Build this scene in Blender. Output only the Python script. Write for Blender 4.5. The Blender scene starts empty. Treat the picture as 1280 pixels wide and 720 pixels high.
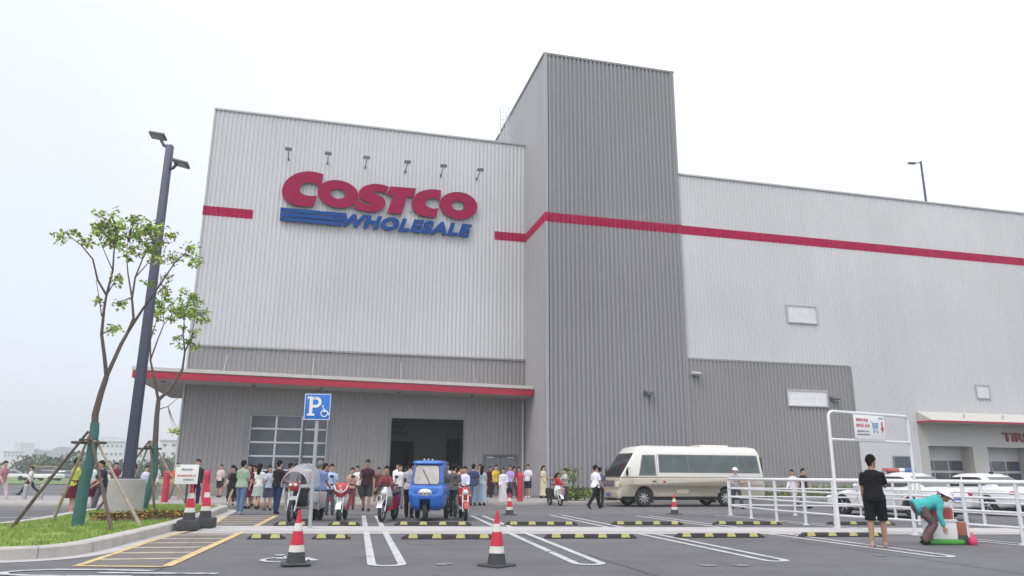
import bpy, bmesh, math, random
from mathutils import Vector, Matrix, noise
random.seed(7)
rad = math.radians
scene = bpy.context.scene
COL = scene.collection

# ---------------- camera, world, sun, exposure ----------------
cam_data = bpy.data.cameras.new('camera')
cam = bpy.data.objects.new('camera', cam_data); COL.objects.link(cam)
cam_data.sensor_width = 36; cam_data.lens = 935/1280*36
cam_data.clip_start = .1; cam_data.clip_end = 6000
cam.matrix_world = (Matrix.Translation((0, 0, 1.32)) @ Matrix.Rotation(math.pi/2 + math.atan(233/935), 4, 'X')
                    @ Matrix.Rotation(rad(.4), 4, 'Z'))
scene.camera = cam

SUN_EL, SUN_AZ = 52, 215          # azimuth: direction the light comes from, clockwise from +Y
world = bpy.data.worlds.new('World'); scene.world = world; world.use_nodes = True
nt = world.node_tree; nt.nodes.clear(); N = nt.nodes.new; LK = nt.links.new
sky = N('ShaderNodeTexSky'); sky.sky_type = 'NISHITA'; sky.sun_disc = False
sky.sun_elevation = rad(SUN_EL); sky.sun_rotation = rad(SUN_AZ); sky.dust_density = 4; sky.air_density = 1.2
bg1 = N('ShaderNodeBackground'); bg1.inputs[1].default_value = .05; LK(sky.outputs[0], bg1.inputs[0])
# the overcast veil: pale near the horizon, brighter overhead, with broad soft cloud
tc = N('ShaderNodeTexCoord'); sep = N('ShaderNodeSeparateXYZ'); LK(tc.outputs['Generated'], sep.inputs[0])
ramp = N('ShaderNodeValToRGB'); LK(sep.outputs[2], ramp.inputs[0])
ramp.color_ramp.elements[0].position = 0.0; ramp.color_ramp.elements[0].color = (.76, .815, .90, 1)
ramp.color_ramp.elements[1].position = 1.0; ramp.color_ramp.elements[1].color = (1.75, 1.75, 1.78, 1)
e = ramp.color_ramp.elements.new(.25); e.color = (.80, .835, .92, 1)
e = ramp.color_ramp.elements.new(.5); e.color = (.92, .94, .98, 1)
nz = N('ShaderNodeTexNoise'); nz.inputs['Scale'].default_value = 1.6; nz.inputs['Detail'].default_value = 3
LK(tc.outputs['Generated'], nz.inputs['Vector'])
mr = N('ShaderNodeMapRange'); mr.inputs[1].default_value = .3; mr.inputs[2].default_value = .7
mr.inputs[3].default_value = .97; mr.inputs[4].default_value = 1.05; LK(nz.outputs[0], mr.inputs[0])
# brighter towards the right-hand side
mx = N('ShaderNodeMapRange'); mx.inputs[1].default_value = -.5; mx.inputs[2].default_value = .15
mx.inputs[3].default_value = .84; mx.inputs[4].default_value = 1.12; LK(sep.outputs[0], mx.inputs[0])
mm = N('ShaderNodeMath'); mm.operation = 'MULTIPLY'; LK(mr.outputs[0], mm.inputs[0]); LK(mx.outputs[0], mm.inputs[1])
bg2 = N('ShaderNodeBackground'); LK(ramp.outputs[0], bg2.inputs[0]); LK(mm.outputs[0], bg2.inputs[1])
add = N('ShaderNodeAddShader'); LK(bg1.outputs[0], add.inputs[0]); LK(bg2.outputs[0], add.inputs[1])
out = N('ShaderNodeOutputWorld'); LK(add.outputs[0], out.inputs[0])

sd = bpy.data.lights.new('sun', 'SUN'); sd.energy = .9; sd.angle = rad(16); sd.color = (1, .97, .93)
sun = bpy.data.objects.new('sun', sd); COL.objects.link(sun)
az, el = rad(SUN_AZ), rad(SUN_EL)
sdir = Vector((math.sin(az)*math.cos(el), math.cos(az)*math.cos(el), math.sin(el)))
sun.rotation_euler = sdir.to_track_quat('Z', 'Y').to_euler(); sun.location = (0, -20, 40)
vs = scene.view_settings
vs.view_transform = 'Standard'; vs.look = 'None'; vs.gamma = 1; vs.use_curve_mapping = False; vs.exposure = .15

# ---------------- materials ----------------
def mat(name, col, rough=.6, metal=0, var=.08, scale=3, bump=0, bscale=None, spec=.5, alpha=1, trans=0, coords='Object', emit=0, coat=0):
    m = bpy.data.materials.new(name); m.use_nodes = True
    n = m.node_tree.nodes; l = m.node_tree.links; b = n['Principled BSDF']
    b.inputs['Roughness'].default_value = rough; b.inputs['Metallic'].default_value = metal
    b.inputs['Specular IOR Level'].default_value = spec
    b.inputs['Coat Weight'].default_value = coat
    b.inputs['Alpha'].default_value = alpha; b.inputs['Transmission Weight'].default_value = trans
    tc = n.new('ShaderNodeTexCoord')
    nz = n.new('ShaderNodeTexNoise'); nz.inputs['Scale'].default_value = scale; nz.inputs['Detail'].default_value = 6
    nz.inputs['Roughness'].default_value = .62
    l.new(tc.outputs[coords], nz.inputs['Vector'])
    mr = n.new('ShaderNodeMapRange'); mr.inputs[1].default_value = .28; mr.inputs[2].default_value = .72
    mr.inputs[3].default_value = 1 - var; mr.inputs[4].default_value = 1 + var; l.new(nz.outputs[0], mr.inputs[0])
    mul = n.new('ShaderNodeVectorMath'); mul.operation = 'SCALE'; mul.inputs[0].default_value = col[:3]
    l.new(mr.outputs[0], mul.inputs['Scale']); l.new(mul.outputs[0], b.inputs['Base Color'])
    m['mul'] = mul.name
    if bump:
        n2 = n.new('ShaderNodeTexNoise'); n2.inputs['Scale'].default_value = bscale or scale*8; n2.inputs['Detail'].default_value = 4
        l.new(tc.outputs[coords], n2.inputs['Vector'])
        bp = n.new('ShaderNodeBump'); bp.inputs['Strength'].default_value = bump; bp.inputs['Distance'].default_value = .02
        l.new(n2.outputs[0], bp.inputs['Height']); l.new(bp.outputs[0], b.inputs['Normal'])
    if emit:
        b.inputs['Emission Color'].default_value = (*col[:3], 1); b.inputs['Emission Strength'].default_value = emit
    return m
def S(r, g, b):   # sRGB 0..255 -> linear
    f = lambda c: (c/255/12.92) if c/255 <= .04045 else ((c/255+.055)/1.055)**2.4
    return (f(r), f(g), f(b))
_mc = {}
def cloth(rgb, rough=.85):
    k = ('c', rgb, rough)
    if k not in _mc:
        _mc[k] = mat('fabric', S(*rgb), rough, var=.1, scale=9, bump=.25, bscale=30, spec=.2)
    return _mc[k]

def asphalt_mat(name, base, stain=.16):
    m = bpy.data.materials.new(name); m.use_nodes = True
    n = m.node_tree.nodes; l = m.node_tree.links; b = n['Principled BSDF']; b.inputs['Roughness'].default_value = .88
    b.inputs['Specular IOR Level'].default_value = .35
    tc = n.new('ShaderNodeTexCoord')
    def noise_(sc, det, lo, hi, a, c, st=None):
        t = n.new('ShaderNodeTexNoise'); t.inputs['Scale'].default_value = sc; t.inputs['Detail'].default_value = det
        if st:
            mp = n.new('ShaderNodeMapping'); mp.inputs['Scale'].default_value = st; mp.inputs['Rotation'].default_value = (0, 0, rad(6))
            l.new(tc.outputs['Object'], mp.inputs[0]); l.new(mp.outputs[0], t.inputs['Vector'])
        else: l.new(tc.outputs['Object'], t.inputs['Vector'])
        r = n.new('ShaderNodeMapRange'); r.inputs[1].default_value = lo; r.inputs[2].default_value = hi
        r.inputs[3].default_value = a; r.inputs[4].default_value = c; l.new(t.outputs[0], r.inputs[0]); return t, r.outputs[0]
    def mulm(a, c):
        q = n.new('ShaderNodeMath'); q.operation = 'MULTIPLY'; l.new(a, q.inputs[0]); l.new(c, q.inputs[1]); return q.outputs[0]
    _, big = noise_(.18, 5, .35, .68, 1-stain, 1+stain*.6)
    _, mid = noise_(1.3, 6, .4, .75, 1.04, 1-stain*.8)
    fine_t, fine = noise_(70, 3, .3, .7, .82, 1.18)
    _, tyre = noise_(.5, 4, .45, .7, 1.0, .9, (.25, 2.2, 1))
    _, spots = noise_(2.3, 3, .66, .74, 1, .72); _, agg = noise_(220, 2, .62, .7, 1, 1.5)
    v = mulm(mulm(mulm(big, mid), mulm(fine, tyre)), mulm(spots, agg))
    sc = n.new('ShaderNodeVectorMath'); sc.operation = 'SCALE'; sc.inputs[0].default_value = base
    l.new(v, sc.inputs['Scale']); l.new(sc.outputs[0], b.inputs['Base Color'])
    bp = n.new('ShaderNodeBump'); bp.inputs['Strength'].default_value = .35; bp.inputs['Distance'].default_value = .01
    l.new(fine_t.outputs[0], bp.inputs['Height']); l.new(bp.outputs[0], b.inputs['Normal'])
    return m

def paint_mat(name, col, wear=.45, wscale=6):
    # road paint, worn through to the asphalt in patches
    m = mat(name, col, .7, var=.08, scale=4)
    n = m.node_tree.nodes; l = m.node_tree.links; b = n['Principled BSDF']; mul = n[m['mul']]
    tc = n.new('ShaderNodeTexCoord'); t = n.new('ShaderNodeTexNoise'); t.inputs['Scale'].default_value = wscale; t.inputs['Detail'].default_value = 8
    t.inputs['Roughness'].default_value = .7; l.new(tc.outputs['Object'], t.inputs['Vector'])
    r = n.new('ShaderNodeMapRange'); r.inputs[1].default_value = .50; r.inputs[2].default_value = .66
    r.inputs[3].default_value = 0; r.inputs[4].default_value = wear; l.new(t.outputs[0], r.inputs[0])
    mix = n.new('ShaderNodeMix'); mix.data_type = 'RGBA'; l.new(r.outputs[0], mix.inputs[0])
    l.new(mul.outputs[0], mix.inputs[6]); mix.inputs[7].default_value = (.11, .11, .115, 1)
    l.new(mix.outputs[2], b.inputs['Base Color']); return m

def wall_mat(name, col):
    # painted sheet metal: faint panel-to-panel shifts and vertical run-off streaks
    m = bpy.data.materials.new(name); m.use_nodes = True
    n = m.node_tree.nodes; l = m.node_tree.links; b = n['Principled BSDF']
    b.inputs['Roughness'].default_value = .5; b.inputs['Specular IOR Level'].default_value = .3
    tc = n.new('ShaderNodeTexCoord'); mp = n.new('ShaderNodeMapping'); mp.inputs['Scale'].default_value = (1, 1, .06)
    l.new(tc.outputs['Object'], mp.inputs[0])
    t = n.new('ShaderNodeTexNoise'); t.inputs['Scale'].default_value = 1.1; t.inputs['Detail'].default_value = 4; l.new(mp.outputs[0], t.inputs['Vector'])
    r = n.new('ShaderNodeMapRange'); r.inputs[1].default_value = .35; r.inputs[2].default_value = .7; r.inputs[3].default_value = 1.01; r.inputs[4].default_value = .975
    l.new(t.outputs[0], r.inputs[0])
    t2 = n.new('ShaderNodeTexNoise'); t2.inputs['Scale'].default_value = .12; l.new(tc.outputs['Object'], t2.inputs['Vector'])
    r2 = n.new('ShaderNodeMapRange'); r2.inputs[1].default_value = .35; r2.inputs[2].default_value = .65; r2.inputs[3].default_value = .95; r2.inputs[4].default_value = 1.05
    l.new(t2.outputs[0], r2.inputs[0])
    q = n.new('ShaderNodeMath'); q.operation = 'MULTIPLY'; l.new(r.outputs[0], q.inputs[0]); l.new(r2.outputs[0], q.inputs[1])
    sc = n.new('ShaderNodeVectorMath'); sc.operation = 'SCALE'; sc.inputs[0].default_value = col
    l.new(q.outputs[0], sc.inputs['Scale']); l.new(sc.outputs[0], b.inputs['Base Color'])
    return m

M = dict(
 asphalt=asphalt_mat('asphalt', (.121, .120, .129), .16), lane=asphalt_mat('lane_asphalt', (.142, .140, .145), .11),
 hatchground=asphalt_mat('brown_asphalt', (.15, .135, .125), .1),
 white_line=paint_mat('white_road_paint', (.47, .47, .475), .8, 4), yellow_line=paint_mat('yellow_road_paint', (.56, .42, .19), .8, 4), hatch_line=paint_mat('pale_hatch_paint', (.46, .41, .32), .8, 4),
 faded=paint_mat('faded_road_paint', (.20, .20, .20), 1, 14),
 strip=mat('pale_concrete_strip', (.41, .40, .40), .85, var=.12, scale=2.5, bump=.2), concrete=mat('concrete', (.36, .35, .34), .9, var=.12, scale=2, bump=.4),
 kerb=mat('kerb_stone', (.42, .40, .37), .9, var=.15, scale=2.5, bump=.5), paving=mat('paving', (.30, .29, .285), .9, var=.1, scale=1.5, bump=.3),
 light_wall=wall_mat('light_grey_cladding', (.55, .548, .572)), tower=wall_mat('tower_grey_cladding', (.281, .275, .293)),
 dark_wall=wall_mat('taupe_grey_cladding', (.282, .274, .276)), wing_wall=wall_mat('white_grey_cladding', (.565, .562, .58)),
 trim=mat('dark_trim', (.16, .16, .17), .5), red=mat('red_cladding_stripe', (.37, .002, .06), .7, spec=.15, var=.1), letter_red=mat('letter_red', (.29, .0, .055), .7, spec=.15, var=.06),
 letter_blue=mat('letter_blue', (.0, .055, .25), .7, spec=.15, var=.06), letter_side=mat('letter_return_navy', (.05, .03, .08), .5),
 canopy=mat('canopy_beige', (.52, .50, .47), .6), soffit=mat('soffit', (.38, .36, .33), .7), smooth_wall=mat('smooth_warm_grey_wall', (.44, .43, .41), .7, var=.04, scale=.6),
 glass=mat('dark_glass', (.045, .06, .075), .08, var=.5, scale=1.2, spec=.8), alu=mat('aluminium_frame', (.55, .56, .58), .4, .4), dado=mat('dado_concrete', (.27, .26, .25), .9),
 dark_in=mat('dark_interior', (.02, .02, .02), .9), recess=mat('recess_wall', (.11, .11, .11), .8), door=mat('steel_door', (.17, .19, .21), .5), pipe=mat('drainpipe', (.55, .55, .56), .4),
 navy=mat('navy_pole_paint', (.055, .062, .105), .45), head=mat('lamp_head_grey', (.12, .12, .12), .5), lens=mat('lamp_lens', (.6, .6, .6), .3),
 galv=mat('galvanised', (.42, .43, .45), .45, .5), rail=mat('white_railing', (.66, .66, .68), .45, var=.06, scale=8), white=mat('white_paint', (.75, .75, .76), .45),
 sign_blue=mat('sign_blue', (.02, .16, .55), .45), black=mat('black_plastic', (.02, .02, .022), .6), rubber=mat('rubber', (.025, .025, .027), .85, var=.2, bump=.3),
 yellow=mat('yellow_reflector', (.40, .375, .13), .6, var=.25, scale=12), cone_red=mat('cone_red', (.52, .018, .05), .55, var=.12, scale=9), cone_white=mat('cone_white', (.62, .60, .55), .55, var=.1, scale=9), cone_base=mat('cone_base', (.05, .05, .055), .8, var=.2),
 boll=mat('bollard_red', (.50, .025, .06), .5, var=.08), grass=mat('grass_ground', (.20, .27, .06), .95, var=.3, scale=5), blade=mat('grass_blade', (.23, .33, .07), .8, var=.35, scale=3),
 far_grass=mat('far_grass', (.13, .20, .06), .95, var=.25, scale=.3), bark=mat('bark', (.12, .09, .08), .9, var=.3, scale=12, bump=.6), teal=mat('teal_wrap', (.045, .13, .125), .85, var=.2, scale=8, bump=.3),
 stake=mat('stake_wood', (.10, .075, .06), .9, var=.35, scale=7, bump=.4), stake_pale=mat('stake_pale_wood', (.40, .33, .28), .9, var=.3, scale=7, bump=.4),
 leaf=mat('leaf', (.24, .36, .05), .6, var=.4, scale=2.5), leaf_b=mat('leaf_pale', (.34, .46, .08), .6, var=.35, scale=2.5), leaf_c=mat('leaf_dry', (.22, .22, .10), .7, var=.35, scale=2.5),
 shrub=mat('shrub_leaf', (.09, .14, .045), .7, var=.4, scale=2), far_tree=mat('far_tree_leaf', (.075, .12, .07), .9, var=.35, scale=.2),
 flower=mat('flower_orange', (.50, .30, .07), .8, var=.4, scale=9), soil=mat('soil', (.10, .07, .045), .95, var=.3, scale=8),
 bus_white=mat('bus_white', (.72, .71, .66), .3, var=.03, coat=.4), bus_tan=mat('bus_tan', (.47, .43, .35), .3, var=.04, coat=.4), bus_line=mat('bus_line', (.26, .23, .2), .4),
 bus_glass=mat('bus_glass', (.065, .09, .088), .1, var=.5, scale=1.5, spec=.8), car_white=mat('car_white', (.74, .75, .77), .25, var=.02, coat=.6), car_glass=mat('car_glass', (.02, .025, .03), .06, spec=.8),
 rim=mat('alloy', (.5, .5, .52), .3, .8), tail=mat('tail_red', (.4, .01, .02), .3), lamp=mat('lamp_clear', (.7, .72, .72), .15), chrome=mat('chrome', (.6, .6, .6), .2, .9),
 lb_red=mat('lightbar_red', (.45, .12, .10), .3), lb_blue=mat('lightbar_blue', (.10, .12, .40), .3), plate=mat('plate', (.1, .2, .5), .4),
 trike=mat('trike_blue', (.015, .13, .50), .3, var=.05, coat=.5), trike_glass=mat('trike_windscreen', (.36, .34, .33), .12, var=.25, scale=3, spec=.8),
 sc_red=mat('scooter_red', (.38, .02, .03), .35, coat=.4), sc_white=mat('scooter_white', (.62, .62, .62), .35, coat=.4), seat=mat('black_vinyl', (.02, .02, .02), .6), steel=mat('steel', (.35, .35, .36), .35, .7),
 clear=mat('clear_plastic', (.62, .64, .67), .25, alpha=.42, spec=.6), cover=mat('pale_plastic_cover', (.52, .52, .53), .35, var=.15),
 skin=mat('skin', (.50, .30, .21), .6, var=.06, scale=6), skin_tan=mat('tanned_skin', (.36, .20, .13), .6, var=.06, scale=6), hair=mat('hair_black', (.010, .008, .008), .9, spec=.15, var=.3, scale=30), hair_g=mat('hair_grey', (.16, .15, .14), .6),
 eye=mat('eye_dark', (.01, .01, .01), .3), lip=mat('lip', (.35, .12, .1), .5), paper=mat('paper', (.72, .72, .73), .7, var=.03), red_ink=mat('red_ink', (.50, .03, .06), .6), grey_ink=mat('grey_ink', (.2, .2, .22), .7), blue_ink=mat('blue_ink', (.12, .25, .5), .6),
 carton=mat('red_brown_carton', (.35, .12, .08), .8, var=.12, scale=6), green=mat('green_plastic', (.06, .30, .05), .6), pink=mat('pink_plastic', (.62, .05, .15), .5), bwall=mat('far_white_wall', (.62, .62, .64), .8, var=.04), bgrey=mat('far_grey_wall', (.32, .34, .37), .8, var=.05), bwin=mat('far_window', (.10, .12, .15), .3),
 tar=mat('tar', (.07, .07, .072), .8), lens_dim=mat('lens_dim', (.3,.3,.31), .3), bollard_band=mat('bollard_band', (.40,.035,.06), .5),
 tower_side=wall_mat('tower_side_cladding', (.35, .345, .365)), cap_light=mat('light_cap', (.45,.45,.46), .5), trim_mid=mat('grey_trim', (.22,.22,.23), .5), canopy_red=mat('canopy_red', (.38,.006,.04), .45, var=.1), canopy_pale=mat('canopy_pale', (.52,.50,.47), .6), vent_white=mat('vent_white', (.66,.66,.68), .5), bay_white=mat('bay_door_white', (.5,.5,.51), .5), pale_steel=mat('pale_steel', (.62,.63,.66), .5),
 tire_red=mat('tire_sign_maroon', (.22, .03, .05), .5), roof=mat('roof_sheet', (.3, .3, .31), .8), van_yellow=mat('van_yellow', (.55, .42, .04), .4), car_grey=mat('car_grey', (.25, .26, .28), .3, coat=.5), rubber_skirt=mat('mudguard', (.03, .03, .03), .7),
)

# ---------------- mesh builder ----------------
class MB:
    def __init__(s): s.v = []; s.f = []; s.m = []
    def add(s, vs, fs, m=0, X=None):
        o = len(s.v)
        s.v += [tuple(X @ Vector(p)) if X is not None else tuple(p) for p in vs]
        s.f += [tuple(i+o for i in f) for f in fs]; s.m += [m]*len(fs); return s
    def box(s, c, d, m=0, X=None, rz=0):
        x, y, z = d[0]/2, d[1]/2, d[2]/2
        vs = [Vector((a, b, e)) for a in (-x, x) for b in (-y, y) for e in (-z, z)]
        R = Matrix.Rotation(rz, 3, 'Z')
        vs = [R @ p + Vector(c) for p in vs]
        return s.add(vs, [(0,1,3,2),(4,6,7,5),(0,4,5,1),(2,3,7,6),(0,2,6,4),(1,5,7,3)], m, X)
    def bx(s, x0, x1, y0, y1, z0, z1, m=0, X=None):
        return s.box(((x0+x1)/2, (y0+y1)/2, (z0+z1)/2), (abs(x1-x0), abs(y1-y0), abs(z1-z0)), m, X)
    def rings(s, rs, m=0, caps=True, X=None, closed=True):
        n = len(rs[0]); vs = [p for r in rs for p in r]; fs = []
        for i in range(len(rs)-1):
            for j in range(n if closed else n-1):
                k = (j+1) % n; fs.append((i*n+j, i*n+k, (i+1)*n+k, (i+1)*n+j))
        if caps: fs += [tuple(range(n-1, -1, -1)), tuple((len(rs)-1)*n+j for j in range(n))]
        return s.add(vs, fs, m, X)
    def tube(s, pts, r, n=8, m=0, caps=True, X=None, asp=1.0, up=None):
        pts = [Vector(p) for p in pts]; N_ = len(pts)
        if not isinstance(r, (list, tuple)): r = [r]*N_
        rs = []; a = None
        for i, p in enumerate(pts):
            t = (pts[min(i+1, N_-1)] - pts[max(i-1, 0)])
            if t.length < 1e-9: t = Vector((0, 0, 1))
            t.normalize()
            if a is None:
                u = Vector(up) if up else (Vector((1, 0, 0)) if abs(t.x) < .8 else Vector((0, 1, 0)))
                a = (u - t*u.dot(t)).normalized()
            else:
                a = (a - t*a.dot(t)).normalized()
            b = t.cross(a)
            rs.append([p + a*(r[i]*math.cos(q)) + b*(r[i]*asp*math.sin(q)) for q in [2*math.pi*k/n for k in range(n)]])
        return s.rings(rs, m, caps, X)
    def cyl(s, p0, p1, r0, r1=None, n=16, m=0, X=None):
        return s.tube([p0, p1], [r0, r0 if r1 is None else r1], n, m, True, X)
    def ell(s, c, r, nu=12, nv=8, m=0, X=None, R=None):
        vs = [(0, 0, -1)]
        for i in range(1, nv):
            t = math.pi*i/nv
            for j in range(nu):
                q = 2*math.pi*j/nu; vs.append((math.sin(t)*math.cos(q), math.sin(t)*math.sin(q), -math.cos(t)))
        vs.append((0, 0, 1))
        fs = [(0, 1+(j+1) % nu, 1+j) for j in range(nu)]
        for i in range(nv-2):
            for j in range(nu):
                k = (j+1) % nu; fs.append((1+i*nu+j, 1+i*nu+k, 1+(i+1)*nu+k, 1+(i+1)*nu+j))
        L_ = len(vs)-1; o = 1+(nv-2)*nu
        fs += [(o+j, o+(j+1) % nu, L_) for j in range(nu)]
        vv = [Vector((p[0]*r[0], p[1]*r[1], p[2]*r[2])) for p in vs]
        if R is not None: vv = [R @ p for p in vv]
        return s.add([p + Vector(c) for p in vv], fs, m, X)
    def prism(s, poly, o, ax, ay, th, m=0, X=None):
        # 2D polygon on the plane (o, ax, ay), extruded by the vector th
        o, ax, ay, th = map(Vector, (o, ax, ay, th)); n = len(poly)
        a = [o + ax*p[0] + ay*p[1] for p in poly]; b = [p + th for p in a]
        fs = [tuple(range(n)), tuple(range(2*n-1, n-1, -1))] + [(i, n+i, n+(i+1) % n, (i+1) % n) for i in range(n)]
        return s.add(a+b, fs, m, X)
    def torus(s, c, R_, r, axis='X', n=20, k=8, m=0, X=None, asp=1):
        rs = []
        for i in range(n):
            q = 2*math.pi*i/n; ring = []
            for j in range(k):
                t = 2*math.pi*j/k; d = R_ + r*math.cos(t); h = r*asp*math.sin(t)
                p = {'X': (h, d*math.cos(q), d*math.sin(q)), 'Y': (d*math.cos(q), h, d*math.sin(q)), 'Z': (d*math.cos(q), d*math.sin(q), h)}[axis]
                ring.append(Vector(c)+Vector(p))
            rs.append(ring)
        rs.append(rs[0]); return s.rings(rs, m, False, X)
    def build(s, name, mats, parent=None, smooth=False, bevel=0, seg=2, ang=35):
        me = bpy.data.meshes.new(name); me.from_pydata(s.v, [], s.f)
        mats = mats if isinstance(mats, (list, tuple)) else [mats]
        for k in mats: me.materials.append(M[k] if isinstance(k, str) else k)
        me.polygons.foreach_set('material_index', s.m)
        bm = bmesh.new(); bm.from_mesh(me)
        bmesh.ops.remove_doubles(bm, verts=bm.verts, dist=1e-5) if (bevel or smooth) else None
        bmesh.ops.recalc_face_normals(bm, faces=bm.faces)
        if bevel:
            es = [e for e in bm.edges if len(e.link_faces) == 2 and e.calc_face_angle(0) > rad(30)]
            bmesh.ops.bevel(bm, geom=es, offset=bevel, segments=seg, profile=.5, affect='EDGES', clamp_overlap=True)
            smooth = True
        if smooth:
            for f in bm.faces: f.smooth = True
            for e in bm.edges:
                if len(e.link_faces) == 2 and e.calc_face_angle(0) > rad(ang): e.smooth = False
        bm.to_mesh(me); bm.free()
        o = bpy.data.objects.new(name, me); COL.objects.link(o)
        if parent: o.parent = parent
        return o

def tag(o, label=None, cat=None, group=None, kind=None):
    if label: o['label'] = label
    if cat: o['category'] = cat
    if group: o['group'] = group
    if kind: o['kind'] = kind
    return o
def thing(name, label, cat, loc=(0, 0, 0), rz=0, group=None):
    o = bpy.data.objects.new(name, None); COL.objects.link(o); o.location = loc; o.rotation_euler = (0, 0, rz)
    o.empty_display_size = .2
    return tag(o, label, cat, group)
def copy_tree(o, parent=None):
    c = o.copy(); COL.objects.link(c)
    if parent: c.parent = parent
    for ch in list(o.children): copy_tree(ch, c)
    return c
def evaluated(ob):
    dg = bpy.context.evaluated_depsgraph_get(); dg.update()
    return bpy.data.meshes.new_from_object(ob.evaluated_get(dg))
def text_obj(name, body, mat_, size, parent, loc, rot=(math.pi/2, 0, 0), extrude=.002, offset=0, shear=0, space=1, fit=None, align='CENTER'):
    cu = bpy.data.curves.new('t', 'FONT'); cu.body = body; cu.size = size; cu.extrude = extrude; cu.offset = offset; cu.shear = shear; cu.space_character = space
    cu.align_x = align; cu.align_y = 'CENTER'
    t = bpy.data.objects.new('t', cu); COL.objects.link(t); me = evaluated(t)
    bpy.data.objects.remove(t); bpy.data.curves.remove(cu)
    if fit:
        xs = [v.co.x for v in me.vertices]; ys = [v.co.y for v in me.vertices]
        sx = fit[0]/(max(xs)-min(xs)); sy = fit[1]/(max(ys)-min(ys)); cx = (max(xs)+min(xs))/2; cy = (max(ys)+min(ys))/2
        for v in me.vertices: v.co.x = (v.co.x-cx)*sx; v.co.y = (v.co.y-cy)*sy
    me.materials.clear()
    for k in (mat_ if isinstance(mat_, list) else [mat_]): me.materials.append(M[k])
    me.name = name
    o = bpy.data.objects.new(name, me); COL.objects.link(o); o.parent = parent; o.location = loc; o.rotation_euler = rot
    return o
def leaf_mesh(clusters, per, size, mb=None, flat=.6, m_choices=(0,)):
    mb = mb or MB()
    for (c, r) in clusters:
        c = Vector(c)
        for _ in range(int(per*max(.15, r*r*6))):
            d = Vector((random.gauss(0, 1), random.gauss(0, 1), random.gauss(0, 1)*.8)).normalized()*(random.random()**.55)
            p = c + d*r
            a = Vector((random.uniform(-1, 1), random.uniform(-1, 1), random.uniform(-.8, .4))).normalized()
            b = a.cross(Vector((random.uniform(-1, 1), random.uniform(-1, 1), random.uniform(-1, 1)))).normalized()
            L_ = size*random.uniform(.6, 1.3); W_ = L_*.42
            mb.add([p, p+a*L_*.5+b*W_, p+a*L_, p+a*L_*.5-b*W_], [(0, 1, 2, 3)], random.choice(m_choices))
    return mb

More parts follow.
